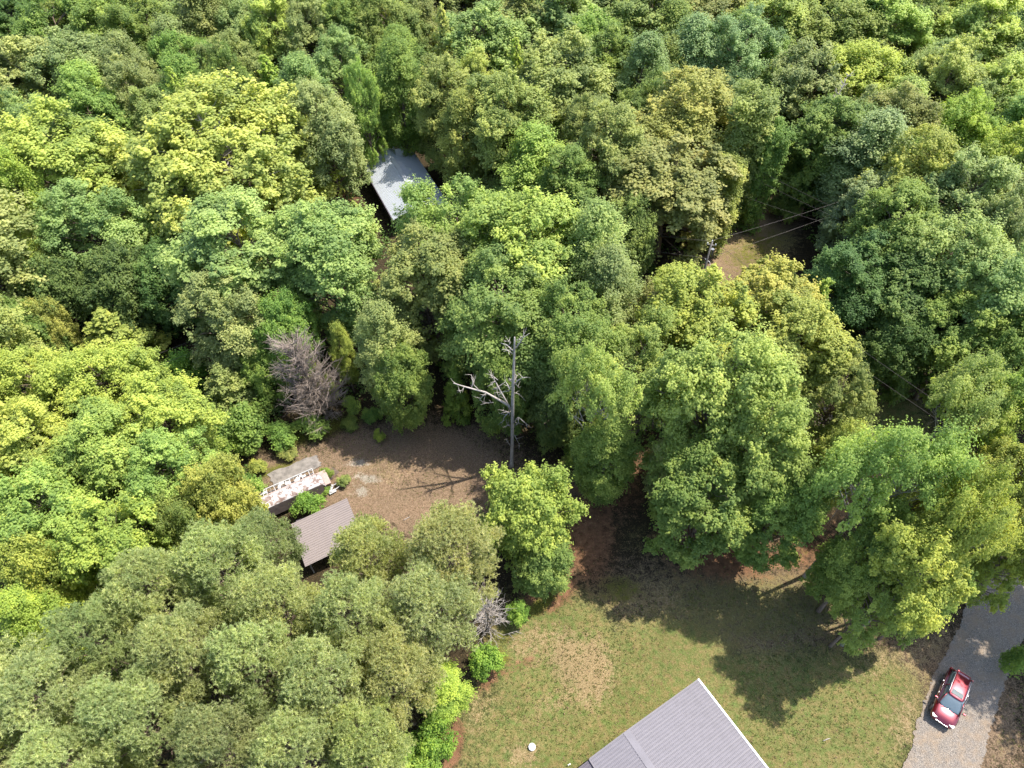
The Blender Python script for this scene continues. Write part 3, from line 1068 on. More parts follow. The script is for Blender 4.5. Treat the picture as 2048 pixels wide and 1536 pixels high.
    f = np.stack([i, i + ny, i + ny + 1, i + 1], 1)
    me = np_mesh("ground", v, [f], ground_material(), True, {"cover": a1, "cover2": a2})
    o = link("ground", me)
    o["kind"] = "structure"
    o["label"] = "lawn, red clay and leaf litter ground under the wood"


build_ground()

# gravel drive: a ragged sheet running up the right side


def gravel_material():
    m, nt, ns, ls, p = new_mat("gravel")
    co = objcoord(nt)
    n1 = noise(nt, 14, 6, .75, co)
    n2 = noise(nt, .9, 5, .6, co)
    n3 = noise(nt, 55, 3, .7, co)
    vo = N(nt, "ShaderNodeTexVoronoi")
    vo.inputs["Scale"].default_value = 16
    ls.new(co, vo.inputs["Vector"])
    c = ramp(nt, n1.outputs[0], [(.28, (.05, .047, .043)), (.5, (.14, .13, .12)), (.72, (.28, .262, .245))]).outputs[0]
    c = mix(nt, .8, c, ramp(nt, vo.outputs["Color"], [(.1, (.6, .6, .62)), (.9, (1.4, 1.36, 1.3))]).outputs[0], 'MULTIPLY')
    c = mix(nt, ramp(nt, n2.outputs[0], [(.45, (0, 0, 0)), (.7, (.75, .75, .75))]).outputs[0], c, (.19, .145, .10))
    c = mix(nt, 1.0, c, (1.08, 1.0, .90), 'MULTIPLY')
    c = mix(nt, .6, c, ramp(nt, n3.outputs[0], [(.3, (.6, .6, .6)), (.7, (1.4, 1.4, 1.4))]).outputs[0], 'MULTIPLY')
    ls.new(c, p.inputs["Base Color"])
    p.inputs["Roughness"].default_value = .9
    ls.new(bump(nt, vo.outputs["Distance"], .9, .06), p.inputs["Normal"])
    return m


def drive():
    cl = [(1880, 1640, 105), (1888, 1536, 74), (1908, 1450, 68), (1932, 1380, 66), (1962, 1310, 60), (1990, 1240, 64), (2020, 1180, 60), (2010, 1110, 56), (1950, 1040, 52), (1860, 960, 48), (1760, 890, 44), (1660, 835, 40), (1540, 800, 40), (1400, 810, 40), (1250, 840, 40), (1110, 852, 38)]
    P = [(at(x, y), w) for x, y, w in cl]
    pts = []
    for i in range(len(P) - 1):
        a, wa = P[i]
        b, wb = P[i + 1]
        p0 = P[max(i - 1, 0)][0]
        p3 = P[min(i + 2, len(P) - 1)][0]
        n = 70
        for k in range(n):
            t = k / n
            q = 0.5 * ((2 * a) + (b - p0) * t + (2 * p0 - 5 * a + 4 * b - p3) * t * t + (3 * a - p0 - 3 * b + p3) * t ** 3)
            w = wa * (1 - t) + wb * t
            pts.append((q, w * depth(q) / F))
    rn = random.Random(3)
    v = []
    off = [0, 0]
    for i, (q, w) in enumerate(pts):
        d = (pts[min(i + 1, len(pts) - 1)][0] - pts[max(i - 1, 0)][0]).normalized()
        s = Vector((-d.y, d.x, 0))
        off = [o * .8 + rn.uniform(-.09, .09) for o in off]
        for k in range(5):
            t = k / 4 * 2 - 1
            r = t * w + (off[0] if k == 0 else off[1] if k == 4 else 0)
            r *= .88
            v.append((q.x + s.x * r, q.y + s.y * r, .012 - .004 * abs(t)))
    f = []
    for i in range(len(pts) - 1):
        for k in range(4):
            a = i * 5 + k
            f.append((a, a + 5, a + 6, a + 1))
    me = bpy.data.meshes.new("gravel_drive")
    me.from_pydata(v, [], f)
    me.materials.append(gravel_material())
    o = link("gravel_drive", me)
    o["kind"] = "structure"
    o["label"] = "pale gravel drive under the parked red car"


drive()
# ------------------------------------------------------------------ buildings
M_ROOFGREY = simple("lavender_metal_roof", (.13, .12, .135), .6, .11, 1.3, spec=.35)
M_ROOFTAUPE = simple("taupe_metal_roof", (.21, .175, .16), .6, .10, .8, spec=.3)
M_ROOFWHITE = simple("white_metal_roof", (.40, .42, .44), .35, .10, 1.2, metallic=.15)
M_WHITE = simple("white_paint", (.78, .78, .77), .5, .05, 2)
M_OLDWHITE = simple("weathered_white", (.38, .37, .36), .7, .25, 4)
M_TRIMDARK = simple("dark_trim", (.08, .065, .08), .5, .1, 2)
M_SIDING = simple("beige_siding", (.42, .38, .32), .7, .08, 2)
M_SIDINGDARK = simple("dark_siding", (.07, .055, .05), .8, .2, 2)
M_GLASS = simple("window_glass", (.03, .035, .04), .05, .05, 1, spec=.8)
M_RUST = simple("rusty_board", (.20, .12, .075), .85, .35, 6)
M_PLY = simple("weathered_plywood", (.36, .26, .22), .85, .2, 5, bumps=.3)
M_GREYWOOD = simple("grey_wood", (.18, .16, .14), .85, .25, 6)
M_BLACK = simple("black_plastic", (.02, .02, .022), .5, .2, 4)
M_CHROME = simple("bright_metal", (.42, .42, .44), .35, .05, 4, metallic=.9)


def panel_mesh(width, length, pitch, rib_h=.042, rib_w=.045, mat=None, name="roof_panel", thick=.02):
    """metal sheet along +x (length), ribs every pitch across y"""
    prof = [(0.0, 0.0)]
    n = int(round(width / pitch))
    for k in range(n):
        y = (k + .5) * pitch
        prof += [(y - rib_w, 0), (y - rib_w * .45, rib_h), (y + rib_w * .45, rib_h), (y + rib_w, 0)]
        if k < n - 1:
            yy = (k + 1) * pitch
            prof += [(yy - .012, 0), (yy, .006), (yy + .012, 0)]
    prof.append((width - .003, 0))
    m = len(prof)
    v = [(0, y, z) for y, z in prof] + [(length, y, z) for y, z in prof] + [(0, y, z - thick) for y, z in prof] + [(length, y, z - thick) for y, z in prof]
    f = [(i, i + m, i + m + 1, i + 1) for i in range(m - 1)]
    f += [(2 * m + i, 2 * m + i + 1, 3 * m + i + 1, 3 * m + i) for i in range(m - 1)]
    f += [(i, i + 1, 2 * m + i + 1, 2 * m + i) for i in range(m - 1)] + [(m + i + 1, m + i, 3 * m + i, 3 * m + i + 1) for i in range(m - 1)]
    f += [(0, 2 * m, 3 * m, m), (m - 1, 2 * m - 1, 4 * m - 1, 3 * m - 1)]
    me = bpy.data.meshes.new(name)
    me.from_pydata(v, [], f)
    me.update()
    me.materials.append(mat)
    return me


def frame(o, xdir, ydir, zdir):
    m = Matrix.Identity(4)
    for i, d in enumerate((xdir, ydir, zdir)):
        for r in range(3):
            m[r][i] = d[r]
    for r in range(3):
        m[r][3] = o[r]
    return m


def lay_panels(parent, origin, down, along, total, length, pitch, mat, width=.915):
    """panels side by side: ribs run along 'down', stacked along 'along' (local coordinates of the parent)"""
    d = Vector(down).normalized()
    a = Vector(along).normalized()
    n = d.cross(a).normalized()
    if n.z < 0:
        n = -n
        flip = True
    else:
        flip = False
    me = panel_mesh(width, length, pitch, mat=mat)
    k = 0
    y = 0.0
    out = []
    while y < total - .05:
        o = link("roof_panel", me, parent)
        if flip:
            o.matrix_local = frame(Vector(origin) + a * (y + width), d, -a, n)
        else:
            o.matrix_local = frame(Vector(origin) + a * y, d, a, n)
        out.append(o)
        y += width
        k += 1
    return out, k * width


# --- house under the metal roof at the bottom edge
A = at(1395.5, 1360, 3.0)
Bp = at(1158, 1536, 3.3)
U = (Bp - A)
U.z = 0
U.normalize()                      # along the gable edge, down-left in the picture
V = Vector((-U.y, U.x, 0))
if V.y > 0:
    V = -V                        # towards the camera foot, along the white gutter
house = thing("house", "house with lavender grey ribbed metal roof and white gutter on the lawn", "house", (A.x, A.y, 0), math.atan2(U.y, U.x))
# local frame: x along U, y: is V on local +y or -y
sy = 1 if Vector((-U.y, U.x, 0)).dot(V) > 0 else -1
ridge_px = at(1257, 1464, 4.3)
rx = (ridge_px - A).dot(U)
eave2 = (at(1179, 1519, 3.7) - A).dot(U)
LEN = 14.64
z0, z1 = 3.0, 3.0 + rx * .12
z2 = z1 - (eave2 - rx) * .02
down1 = Vector((-rx, 0, z0 - z1))
lay_panels(house, (rx, 0, z1), down1, (0, sy, 0), LEN, down1.length, .2288, M_ROOFGREY)
down2 = Vector((eave2 - rx, 0, z2 - z1))
lay_panels(house, (rx, 0, z1), down2, (0, sy, 0), LEN, down2.length, .2288, M_ROOFGREY)
down3 = Vector((2.6, 0, -.35))
porch, _ = lay_panels(house, (eave2 + .02, 0, z2 - .12), down3, (0, sy, 0), LEN, down3.length, .2288, M_TRIMDARK)
cap = MB()
cap.beam((rx - .13, sy * .0, z1 + .035), (rx - .13, sy * LEN, z1 + .035), .26, .015)
cap.beam((rx + .13, sy * .0, z1 + .036), (rx + .13, sy * LEN, z1 + .036), .26, .015)
cap.build("ridge_cap", M_ROOFGREY, house)
MB().box((-.09, sy * LEN / 2, z0 - .045), (.14, LEN + .1, .13)).build("gutter", M_WHITE, house, bevel=.015)
tr_ = MB()
tr_.beam((0, -sy * .02, z0 - .02), (rx, -sy * .02, z1 - .02), .05, .12)
tr_.beam((rx, -sy * .02, z1 - .02), (eave2, -sy * .02, z2 - .02), .05, .12)
tr_.build("rake_trim", M_ROOFGREY, house)
MB().box((eave2 + .03, sy * LEN / 2, z2 - .03), (.08, LEN, .14)).build("step_flashing", M_TRIMDARK, house)
MB().box(((rx * 2 - .7) / 2 + .25, sy * (LEN / 2 + .15), 1.42), (rx * 2 - 1.0, LEN - .9, 2.86)).build("wall", M_SIDING, house)
gb = MB()
gb.add([(.5, sy * .62, 2.86), (rx * 2 - .6, sy * .62, 2.86), (rx, sy * .62, z1 - .07), (.5, sy * .68, 2.86), (rx * 2 - .6, sy * .68, 2.86), (rx, sy * .68, z1 - .07)],
       [(0, 1, 2), (5, 4, 3), (0, 3, 4, 1), (1, 4, 5, 2), (2, 5, 3, 0)])
gb.build("gable_wall", M_SIDING, house)
for k in range(3):
    w = MB().box((.235, sy * (3 + k * 4), 1.6), (.05, 1.2, 1.1)).build("window", M_WHITE, house, bevel=.01)
    MB().box((.20, sy * (3 + k * 4), 1.6), (.03, 1.0, .9)).build("pane", M_GLASS, w)

# --- round white lid and small yard bits
lid = at(1064, 1494.5)
o = MB().tube([(0, 0, -.1), (0, 0, .17), (0, 0, .20)], [.26, .26, .22], 24).build("tank_lid", M_WHITE)
o.location = lid
tag(o, "round white tank lid on the lawn", "lid")
p = at(1137, 1531)
o = thing("marker_stake", "small white marker beside the corner of the metal roofed house", "marker", p, .4)
MB().box((0, 0, .15), (.05, .05, .3)).build("stake", M_WHITE, o)
MB().box((.04, 0, .27), (.22, .06, .04)).build("plate", M_WHITE, o)
for (x, y, x2, y2, lab) in ((1646, 1482, 1660, 1477, "thin pale stick lying on the lawn left of the drive"), (807, 1041, 820, 1034, "pale stick lying in the clearing above the pines, left one"),
                            (880, 1034, 890, 1039, "pale stick lying in the clearing above the pines, right one")):
    a, b = at(x, y), at(x2, y2)
    a.z, b.z = .03, .05
    o = MB().tube([a, a.lerp(b, .5) + Vector((.02, .03, .01)), b], [.03, .035, .02], 6).build("stick", M_DEAD, None, True)
    tag(o, lab, "stick")

# --- brown shed roof
A = at(694, 996.5, 2.5)
B2 = at(622, 1026, 2.5)
U = (B2 - A)
U.z = 0
U.normalize()
shed = thing("shed", "open shed with taupe ribbed metal roof between trailer and pines", "shed", (A.x, A.y, 0), math.atan2(U.y, U.x))
sgn = 1 if Vector((-U.y, U.x, 0)).y < 0 else -1
dn = Vector((5.3, 0, -.5))
lay_panels(shed, (0, 0, 2.55), dn, (0, sgn, 0), 4.5, dn.length, .2288, M_ROOFTAUPE)
for (x, y) in ((.3, .3), (4.9, .3), (.3, 4.3), (4.9, 4.3), (2.6, .3), (2.6, 4.3)):
    MB().box((x, sgn * y, 1.0), (.12, .12, 2.6 if x < 1 else 2.2 if x > 4 else 2.4)).build("post", M_GREYWOOD, shed)
fr = MB()
for y in (.3, 2.3, 4.3):
    fr.beam((0.05, sgn * y, 2.42), (5.2, sgn * y, 1.93), .08, .14)
fr.build("rafters", M_GREYWOOD, shed)
jk = thing("scrap_pile", "dark scrap boards lying along the left edge of the brown shed roof", "scrap", at(603, 1040, 1.0) - Vector((0, 0, 1)), .3)
for k in range(7):
    MB().box((trnd.uniform(-.9, .9), trnd.uniform(-.3, .3), .1 + .12 * k), (trnd.uniform(.6, 1.5), .14, .05), trnd.uniform(-.5, .5)).build("board", M_TRIMDARK if k % 2 else M_RUST, jk)


# --- collapsed trailer
def flaking():
    m, nt, ns, ls, p = new_mat("flaking_white_roof")
    co = objcoord(nt)
    n = noise(nt, 1.6, 8, .72, co, .6)
    n2 = noise(nt, 7, 5, .7, co)
    f = math_n(nt, 'ADD', n.outputs[0], math_n(nt, 'MULTIPLY', n2.outputs[0], .28))
    c = ramp(nt, f, [(.53, (.10, .062, .05)), (.60, (.17, .125, .105)), (.64, (.30, .285, .28)), (.9, (.36, .36, .35))])
    ls.new(c.outputs[0], p.inputs["Base Color"])
    p.inputs["Roughness"].default_value = .7
    ls.new(bump(nt, f, .5, .05), p.inputs["Normal"])
    return m


M_FLAKE = flaking()
A = at(514, 984, 2.1)
B2 = at(624, 936, 2.1)
U = B2 - A
U.z = 0
TL = U.length
U.normalize()
tr = thing("travel_trailer", "collapsed old travel trailer with flaking white roof and open ribs", "trailer", (A.x, A.y, 0), math.atan2(U.y, U.x))
W = 2.15                            # local -y is towards the camera
body = MB()
prof = [(0, .55), (0, 2.0), (-.04, 2.08), (TL * .5, 2.14), (TL - .1, 2.1), (TL + .35, 1.9), (TL + .55, 1.5), (TL + .5, .9), (TL + .2, .55)]
roof = MB()
RY0, RY1 = -.78, -W
pr = [(-.05, 2.06), (TL * .3, 2.12), (TL * .6, 2.12), (TL - .2, 2.1), (TL + .2, 2.0), (TL + .42, 1.75), (TL + .5, 1.4)]
v = []
for (x, z) in pr:
    for j in range(5):
        y = RY0 + (RY1 - RY0) * j / 4
        zz = z - (.05 if j == 4 else 0) + trnd.uniform(-.02, .02)
        v.append((x, y, zz))
m_ = len(pr)
v2 = [(x, y, z - .04) for x, y, z in v]
f = []
for i in range(m_ - 1):
    for j in range(4):
        a = i * 5 + j
        f.append((a, a + 1, a + 6, a + 5))
        b = a + m_ * 5
        f.append((b, b + 5, b + 6, b + 1))
for i in range(m_ - 1):
    for a in (i * 5, i * 5 + 4):
        f.append((a, a + 5, a + 5 + m_ * 5, a + m_ * 5))
for j in range(4):
    for a in (j, (m_ - 1) * 5 + j):
        f.append((a, a + 1, a + 1 + m_ * 5, a + m_ * 5))
roof.add(v + v2, f)
roof.build("roof_sheet", M_FLAKE, tr, True)
MB().box((TL / 2 + .1, -W + .02, 1.28), (TL + .3, .05, 1.5)).build("side_wall", simple("shaded_wall_metal", (.17, .13, .12), .6, .3, 2), tr)  # near wall stands in shade; that darkness is put into this brown
MB().box((TL / 2, -.03, .95), (TL, .05, .9)).build("side_wall", M_FLAKE, tr)
MB().box((0.0, -W / 2, 1.25), (.05, W - .1, 1.4)).build("end_wall", M_FLAKE, tr)
MB().box((TL / 2, -W / 2, .55), (TL + .2, W, .1)).build("floor", M_RUST, tr)
for i in range(15):
    x = .05 + i * (TL - .1) / 14
    MB().box((x, -.4, 2.0 + trnd.uniform(-.06, .04)), (.06, .76, .06), trnd.uniform(-.12, .12)).build("rib", M_OLDWHITE if i % 3 else M_GREYWOOD, tr)
MB().beam((-.05, -.04, 2.04), (TL, -.04, 2.04), .08, .08).build("rail", M_OLDWHITE, tr)
MB().beam((-.05, -.74, 2.08), (TL, -.74, 2.08), .09, .05).build("rail", M_PLY, tr)
for i in range(16):                # rags of skin hanging over the ribs
    x = trnd.uniform(.1, TL - .8)
    w_, l_ = trnd.uniform(.15, .4), trnd.uniform(.2, .5)
    MB().box((x, trnd.uniform(-.62, -.15), 2.05 + trnd.uniform(0, .02)), (l_, w_, .015), trnd.uniform(-.5, .5)).build("skin_scrap", M_OLDWHITE, tr)
MB().box((TL + .55, -.95, 1.15), (1.0, 1.7, .05)).build("end_deck", M_PLY, tr)
MB().box((TL + .55, -.95, .8), (.9, 1.5, .6)).build("end_box", M_RUST, tr)
for y in (-.25, -W + .25):
    for x in (TL * .45,):
        wh = MB().tube([(x, y - .1, .33), (x, y + .1, .33)], [.33, .33], 18).build("wheel", M_BLACK, tr)
sc_ = thing("crumpled_sheet", "crumpled white sheet metal lying at the trailer's right end", "scrap metal", at(666, 985), .3)
for (x, y, z, a, b, c_) in ((0, 0, .18, .7, .35, .3), (-.1, .35, .3, .35, .8, -.4), (.35, .15, .25, 1.1, .08, .5), (.1, .5, .4, .9, .07, .35)):
    MB().box((x, y, z), (a, b, .04), c_).build("metal_piece", M_OLDWHITE, sc_)
tg = thing("scrap_rack", "dark bent frame lying right of the trailer among weeds", "scrap metal", at(662, 952), .9)
for k in range(6):
    MB().beam((-.7, -.4 + .16 * k, .25), (.7, -.45 + .16 * k, .35), .04, .04).build("bar", M_TRIMDARK, tg)
MB().beam((-.7, -.5, .3), (-.7, .5, .3), .06, .06).build("rail", M_TRIMDARK, tg)
cs = []
cq = [at(x, y, .0) for x, y in ((536, 948), (631, 908), (643, 932), (548, 972))]
for i in range(4):
    for k in range(9):
        q_ = cq[i].lerp(cq[(i + 1) % 4], k / 9)
        cs.append(q_ + Vector((trnd.uniform(-.12, .12), trnd.uniform(-.14, .14), 0)))
o = MB().add([(q.x, q.y, .015) for q in cs] + [(q.x, q.y, -.1) for q in cs], [tuple(reversed(range(36))), tuple(range(36, 72))] + [(i, (i + 1) % 36, 36 + (i + 1) % 36, 36 + i) for i in range(36)]).build("concrete_slab", simple("old_concrete", (.175, .155, .135), .95, .45, 1.6, bumps=.6))
tag(o, "bare grey concrete slab behind the collapsed trailer", "slab")

# --- cabin in the wood
A = at(722, 326, 2.7)
Cc = at(826, 301, 2.7)
U = Cc - A
U.z = 0
CW = U.length
U.normalize()
cabin = thing("cabin", "small cabin with white metal gable roof and chimney box in the wood", "cabin", (A.x, A.y, 0), math.atan2(U.y, U.x))
CL = 14.64
Zr = 2.7 + 1.35
half = CW / 2
dl = Vector((-half, 0, -1.35))
dr = Vector((half, 0, -1.35))
lay_panels(cabin, (half, 0, Zr), dl, (0, -1, 0), CL, dl.length, .305, M_ROOFWHITE)
lay_panels(cabin, (half, 0, Zr), dr, (0, -1, 0), CL, dr.length, .305, M_ROOFWHITE)
rc = MB()
rc.beam((half - .12, .05, Zr + .02), (half - .12, -CL, Zr + .02), .25, .015)
rc.beam((half + .12, .05, Zr + .021), (half + .12, -CL, Zr + .021), .25, .015)
rc.build("ridge_cap", M_ROOFWHITE, cabin)
rk = MB()
rk.beam((0, .04, 2.7), (half, .04, Zr), .06, .14)
rk.beam((half, .04, Zr), (CW, .04, 2.7), .06, .14)
rk.build("rake_trim", M_WHITE, cabin)
MB().box((CW / 2, -CL / 2, 1.32), (CW - .9, CL - .8, 2.6)).build("wall", M_SIDINGDARK, cabin)
MB().box((-.05, -CL / 2, 2.62), (.1, CL, .12)).build("eave_board", M_TRIMDARK, cabin)
cx_, cy_ = half + 1.35, -1.5
ch = MB().box((cx_, cy_, Zr - .05), (1.15, 1.15, 1.5)).build("chimney_box", simple("pale_box_sheet", (.42, .42, .4), .6, .1, 3), cabin)
MB().box((cx_, cy_, Zr + .72), (.95, .95, .05)).build("box_top", M_RUST, ch)
vp = MB().tube([(half + 1.1, -.45, Zr - .5), (half + 1.1, -.45, Zr + .55)], [.07, .07], 10).build("vent_pipe", M_BLACK, cabin)
MB().tube([(half + 1.1, -.45, Zr + .55), (half + 1.1, -.45, Zr + .68)], [.2, .12], 12).build("cap", M_WHITE, vp)

# ------------------------------------------------------------------ car
M_PAINT = simple("dark_red_paint", (.16, .008, .018), .30, .05, 1, metallic=.55, coat=1.0)
M_CARGLASS = simple("car_glass", (.09, .12, .13), .10, .1, 1.5, spec=.9, coat=1.0)
M_TYRE = simple("rubber", (.025, .025, .025), .85, .2, 5)
M_LAMP = simple("headlamp_lens", (.35, .35, .34), .25, .1, 6, coat=1.0)
M_TAIL = simple("tail_lens", (.35, .01, .01), .2, .1, 6, coat=1.0)
r_ = at(1886.8, 1359.6, .35)
f_ = at(1865.4, 1413.8, .35)
hd = (f_ - r_).normalized()
right = Vector((hd.y, -hd.x, 0))     # car's own right-hand side
mid = (r_ + f_) / 2 - right * .80
mid.z = 0
car = thing("parked_car", "dark red crossover car parked on the gravel drive, facing the viewer", "car", mid, math.atan2(hd.y, hd.x))


def loft(sections, name, mat, parent, sub=2, closed_ends=True):
    n = len(sections[0])
    v = [p for s in sections for p in s]
    f = []
    for i in range(len(sections) - 1):
        for k in range(n):
            f.append((i * n + k, i * n + (k + 1) % n, (i + 1) * n + (k + 1) % n, (i + 1) * n + k))
    if closed_ends:
        f.append(tuple(reversed(range(n))))
        f.append(tuple((len(sections) - 1) * n + k for k in range(n)))
    me = bpy.data.meshes.new(name)
    me.from_pydata(v, [], f)
    me.polygons.foreach_set("use_smooth", [True] * len(me.polygons))
    me.materials.append(mat)
    me.update()
    import bmesh
    bm = bmesh.new()
    bm.from_mesh(me)
    bmesh.ops.recalc_face_normals(bm, faces=bm.faces)
    bm.to_mesh(me)
    bm.free()
    o = link(name, me, parent)
    if sub:
        s = o.modifiers.new("sub", 'SUBSURF')
        s.levels = s.render_levels = sub
    return o


def body_section(x, w, zb, zt, crown=.04):
    r = [(w * .5, zb), (w * .88, zb), (w, zb + .14), (w * 1.01, (zb + zt) / 2), (w * .985, zt - .14), (w * .90, zt - .02), (w * .5, zt + crown)]
    return [(x, y, z) for y, z in r] + [(x, -y, z) for y, z in reversed(r)]


secs = [body_section(*a) for a in ((-2.27, .62, .48, .85, .02), (-2.24, .80, .40, .98, .02), (-2.1, .88, .34, 1.06, .03), (-1.5, .915, .30, 1.08, .03), (-.6, .92, .28, 1.06, .03), (.4, .92, .28, 1.04, .03),
                                    (1.0, .915, .28, 1.03, .05), (1.5, .91, .30, .99, .06), (1.95, .87, .34, .90, .05), (2.15, .78, .38, .80, .03), (2.27, .60, .44, .70, .02))]
loft(secs, "body", M_PAINT, car)


def gh(x, w, z0_, z1_, wt):
    return [(x, w, z0_), (x, (w + wt) / 2 + .03, (z0_ + z1_) / 2), (x, wt, z1_), (x, wt * .5, z1_ + .02), (x, -wt * .5, z1_ + .02), (x, -wt, z1_), (x, -(w + wt) / 2 - .03, (z0_ + z1_) / 2), (x, -w, z0_)]


loft([gh(-2.16, .70, .98, 1.02, .66), gh(-1.98, .80, 1.0, 1.50, .60), gh(-1.7, .83, 1.0, 1.60, .60), gh(-.6, .85, 1.0, 1.64, .62), (gh(.22, .84, 1.0, 1.60, .61)), gh(.75, .82, 1.0, 1.30, .68), gh(1.22, .74, .98, 1.04, .72)],
     "window_glass", M_CARGLASS, car, 1)
# roof skin and pillars
rf = [(-2.02, .56, 1.52), (-1.85, .60, 1.62), (-.6, .62, 1.675), (.1, .61, 1.65), (.32, .58, 1.60)]
loft([[(x, w, z - .05), (x, w, z), (x, w * .5, z + .03), (x, -w * .5, z + .03), (x, -w, z), (x, -w, z - .05)] for x, w, z in rf], "roof", M_PAINT, car, 1)
for s in (-1, 1):
    for pts_, rr_ in (([(1.15, s * .76, 1.03), (.72, s * .71, 1.34), (.26, s * .61, 1.62)], [.045, .04, .04]), ([(-2.1, s * .74, 1.03), (-1.95, s * .68, 1.4), (-1.85, s * .60, 1.6)], [.08, .07, .05]),
                      ([(-.45, s * .87, 1.03), (-.5, s * .77, 1.35), (-.52, s * .64, 1.62)], [.035, .035, .035])):
        MB().tube(pts_, rr_, 6).build("pillar", M_PAINT, car, True)
for s in (-1, 1):
    rl_ = MB().tube([(-1.75, s * .56, 1.66), (-1.6, s * .57, 1.72), (-.6, s * .59, 1.745), (.0, s * .575, 1.72), (.14, s * .57, 1.68)], .022, 6).build("roof_rail", M_CHROME, car, True)
    MB().tube([(-1.95, s * .885, 1.06), (-.6, s * .90, 1.05), (.95, s * .87, 1.035)], .009, 5).build("belt_trim", M_CHROME, car, True)
    mr = MB().box((.78, s * 1.03, 1.08), (.12, .22, .15)).build("mirror", M_PAINT, car, bevel=.03)
    MB().box((.80, s * .92, 1.04), (.06, .1, .05)).build("arm", M_BLACK, mr)
    MB().box((2.03, s * .62, .80), (.30, .36, .10), -s * .35).build("headlight", M_LAMP, car, bevel=.03)
    MB().box((-2.19, s * .78, .98), (.14, .16, .30)).build("tail_light", M_TAIL, car, bevel=.03)
    for x in (-.95, .15):
        MB().box((x, s * .925, .90), (.14, .02, .02)).build("door_handle", M_CHROME, car)
    for x in (-1.34, 1.35):
        tyre = MB().tube([(x, s * .70, .345), (x, s * .72, .345), (x, s * .90, .345), (x, s * .92, .345)], [.31, .345, .345, .31], 24).build("wheel", M_TYRE, car)
        MB().tube([(x, s * .905, .345), (x, s * .928, .345)], [.23, .21], 16).build("rim", M_CHROME, tyre)
        ar = MB()
        pts = [(x + .40 * math.cos(t), s * .915, .345 + .40 * math.sin(t)) for t in np.linspace(-.1, math.pi + .1, 10)]
        ar.tube(pts, .035, 5)
        ar.build("wheel_arch", M_BLACK, car)
MB().box((2.245, 0, .66), (.06, .9, .09)).build("grille", M_CHROME, car, bevel=.02)
MB().box((2.23, 0, .5), (.08, 1.1, .14)).build("lower_grille", M_BLACK, car, bevel=.02)
MB().box((-.12, 0, 1.695), (.42, .80, .02)).build("sunroof", M_CARGLASS, car, bevel=.008)
MB().box((-2.02, 0, 1.57), (.12, .98, .04)).build("spoiler", M_PAINT, car, bevel=.015)
MB().tube([(1.24, -.5, 1.07), (1.02, .1, 1.165)], .012, 4).build("wiper", M_BLACK, car)
MB().tube([(1.24, .1, 1.09), (1.05, .6, 1.14)], .012, 4).build("wiper", M_BLACK, car)

# ------------------------------------------------------------------ dead trees
YB = at(1023, 931).y


def zp(zx, zy, dy=0.0):
    return at_y(850 + zx / 5.12, 600 + zy / 5.12, YB + dy)


snag = thing("dead_snag", "tall bare grey dead tree with broken top standing in the clearing", "dead tree", (at(1023, 931).x, YB, 0))
inv = Vector((-at(1023, 931).x, -YB, 0))


def P3(l, dy0=0, dy1=0):
    n = len(l)
    return [zp(a, b, dy0 + (dy1 - dy0) * i / (n - 1)) + inv for i, (a, b) in enumerate(l)]


base = Vector((0, 0, -.2))
MB().tube([base, Vector((0, 0, .5))] + P3([(893, 1480), (896, 1200), (898, 1000), (903, 850), (908, 700), (914, 560), (917, 440), (918, 380)]), [.24, .18, .155, .15, .14, .13, .105, .085, .07, .05], 10).build("trunk", M_DEAD, snag, True)
BR = [
    ([(875, 1120), (850, 1075), (770, 1030), (620, 945), (470, 905), (380, 880), (290, 850)], .11, 0, -.6),
    ([(640, 950), (600, 970), (550, 1035)], .035, 0, -.5), ([(480, 905), (490, 840), (475, 765)], .045, 0, .6), ([(545, 915), (500, 870), (497, 830)], .04, 0, .4),
    ([(700, 1050), (640, 1050), (590, 1045)], .03, -.2, -.6), ([(400, 890), (380, 925), (330, 945)], .025, 0, -.3),
    ([(860, 1090), (800, 980), (755, 900), (720, 830), (665, 760)], .075, .1, 1.2), ([(720, 830), (690, 850), (685, 870)], .03, .8, .6), ([(745, 820), (700, 780), (680, 765)], .03, .9, 1.3),
    ([(685, 915), (730, 905), (820, 840)], .085, 1.4, .8), ([(870, 920), (845, 865), (820, 830)], .06, 0, .8), ([(865, 930), (820, 935), (770, 945)], .035, 0, -.5),
    ([(760, 1000), (740, 950), (735, 920)], .03, .2, .6), ([(890, 820), (860, 805), (850, 820)], .03, 0, .4),
    ([(915, 870), (950, 825), (1000, 795), (1045, 790)], .06, 0, -.9), ([(915, 830), (935, 790), (940, 775)], .03, 0, .4), ([(920, 845), (945, 880), (955, 895)], .03, 0, .4),
    ([(900, 520), (870, 490), (830, 455), (775, 440)], .05, 0, .5), ([(905, 555), (860, 525), (810, 500)], .045, 0, -.6), ([(850, 475), (880, 430), (830, 422)], .025, .2, .5),
    ([(925, 500), (965, 445), (1000, 390), (1070, 340)], .055, 0, -.5), ([(985, 410), (955, 400), (950, 430)], .025, -.2, .3), ([(1000, 385), (1010, 350)], .02, 0, .2),
    ([(915, 1250), (940, 1215), (960, 1200), (1010, 1245), (1090, 1310)], .05, 0, -.8), ([(960, 1205), (950, 1270)], .03, -.3, -.5),
    ([(870, 1160), (830, 1140), (795, 1135)], .045, 0, .4), ([(860, 1150), (810, 1200), (780, 1290)], .035, 0, -.5), ([(870, 1290), (850, 1280), (835, 1290)], .05, 0, -.2),
    ([(885, 1500), (850, 1460), (830, 1420)], .05, 0, -.4), ([(915, 1380), (945, 1440), (965, 1480)], .025, 0, -.3), ([(915, 950), (960, 960), (985, 985)], .025, 0, .5)]
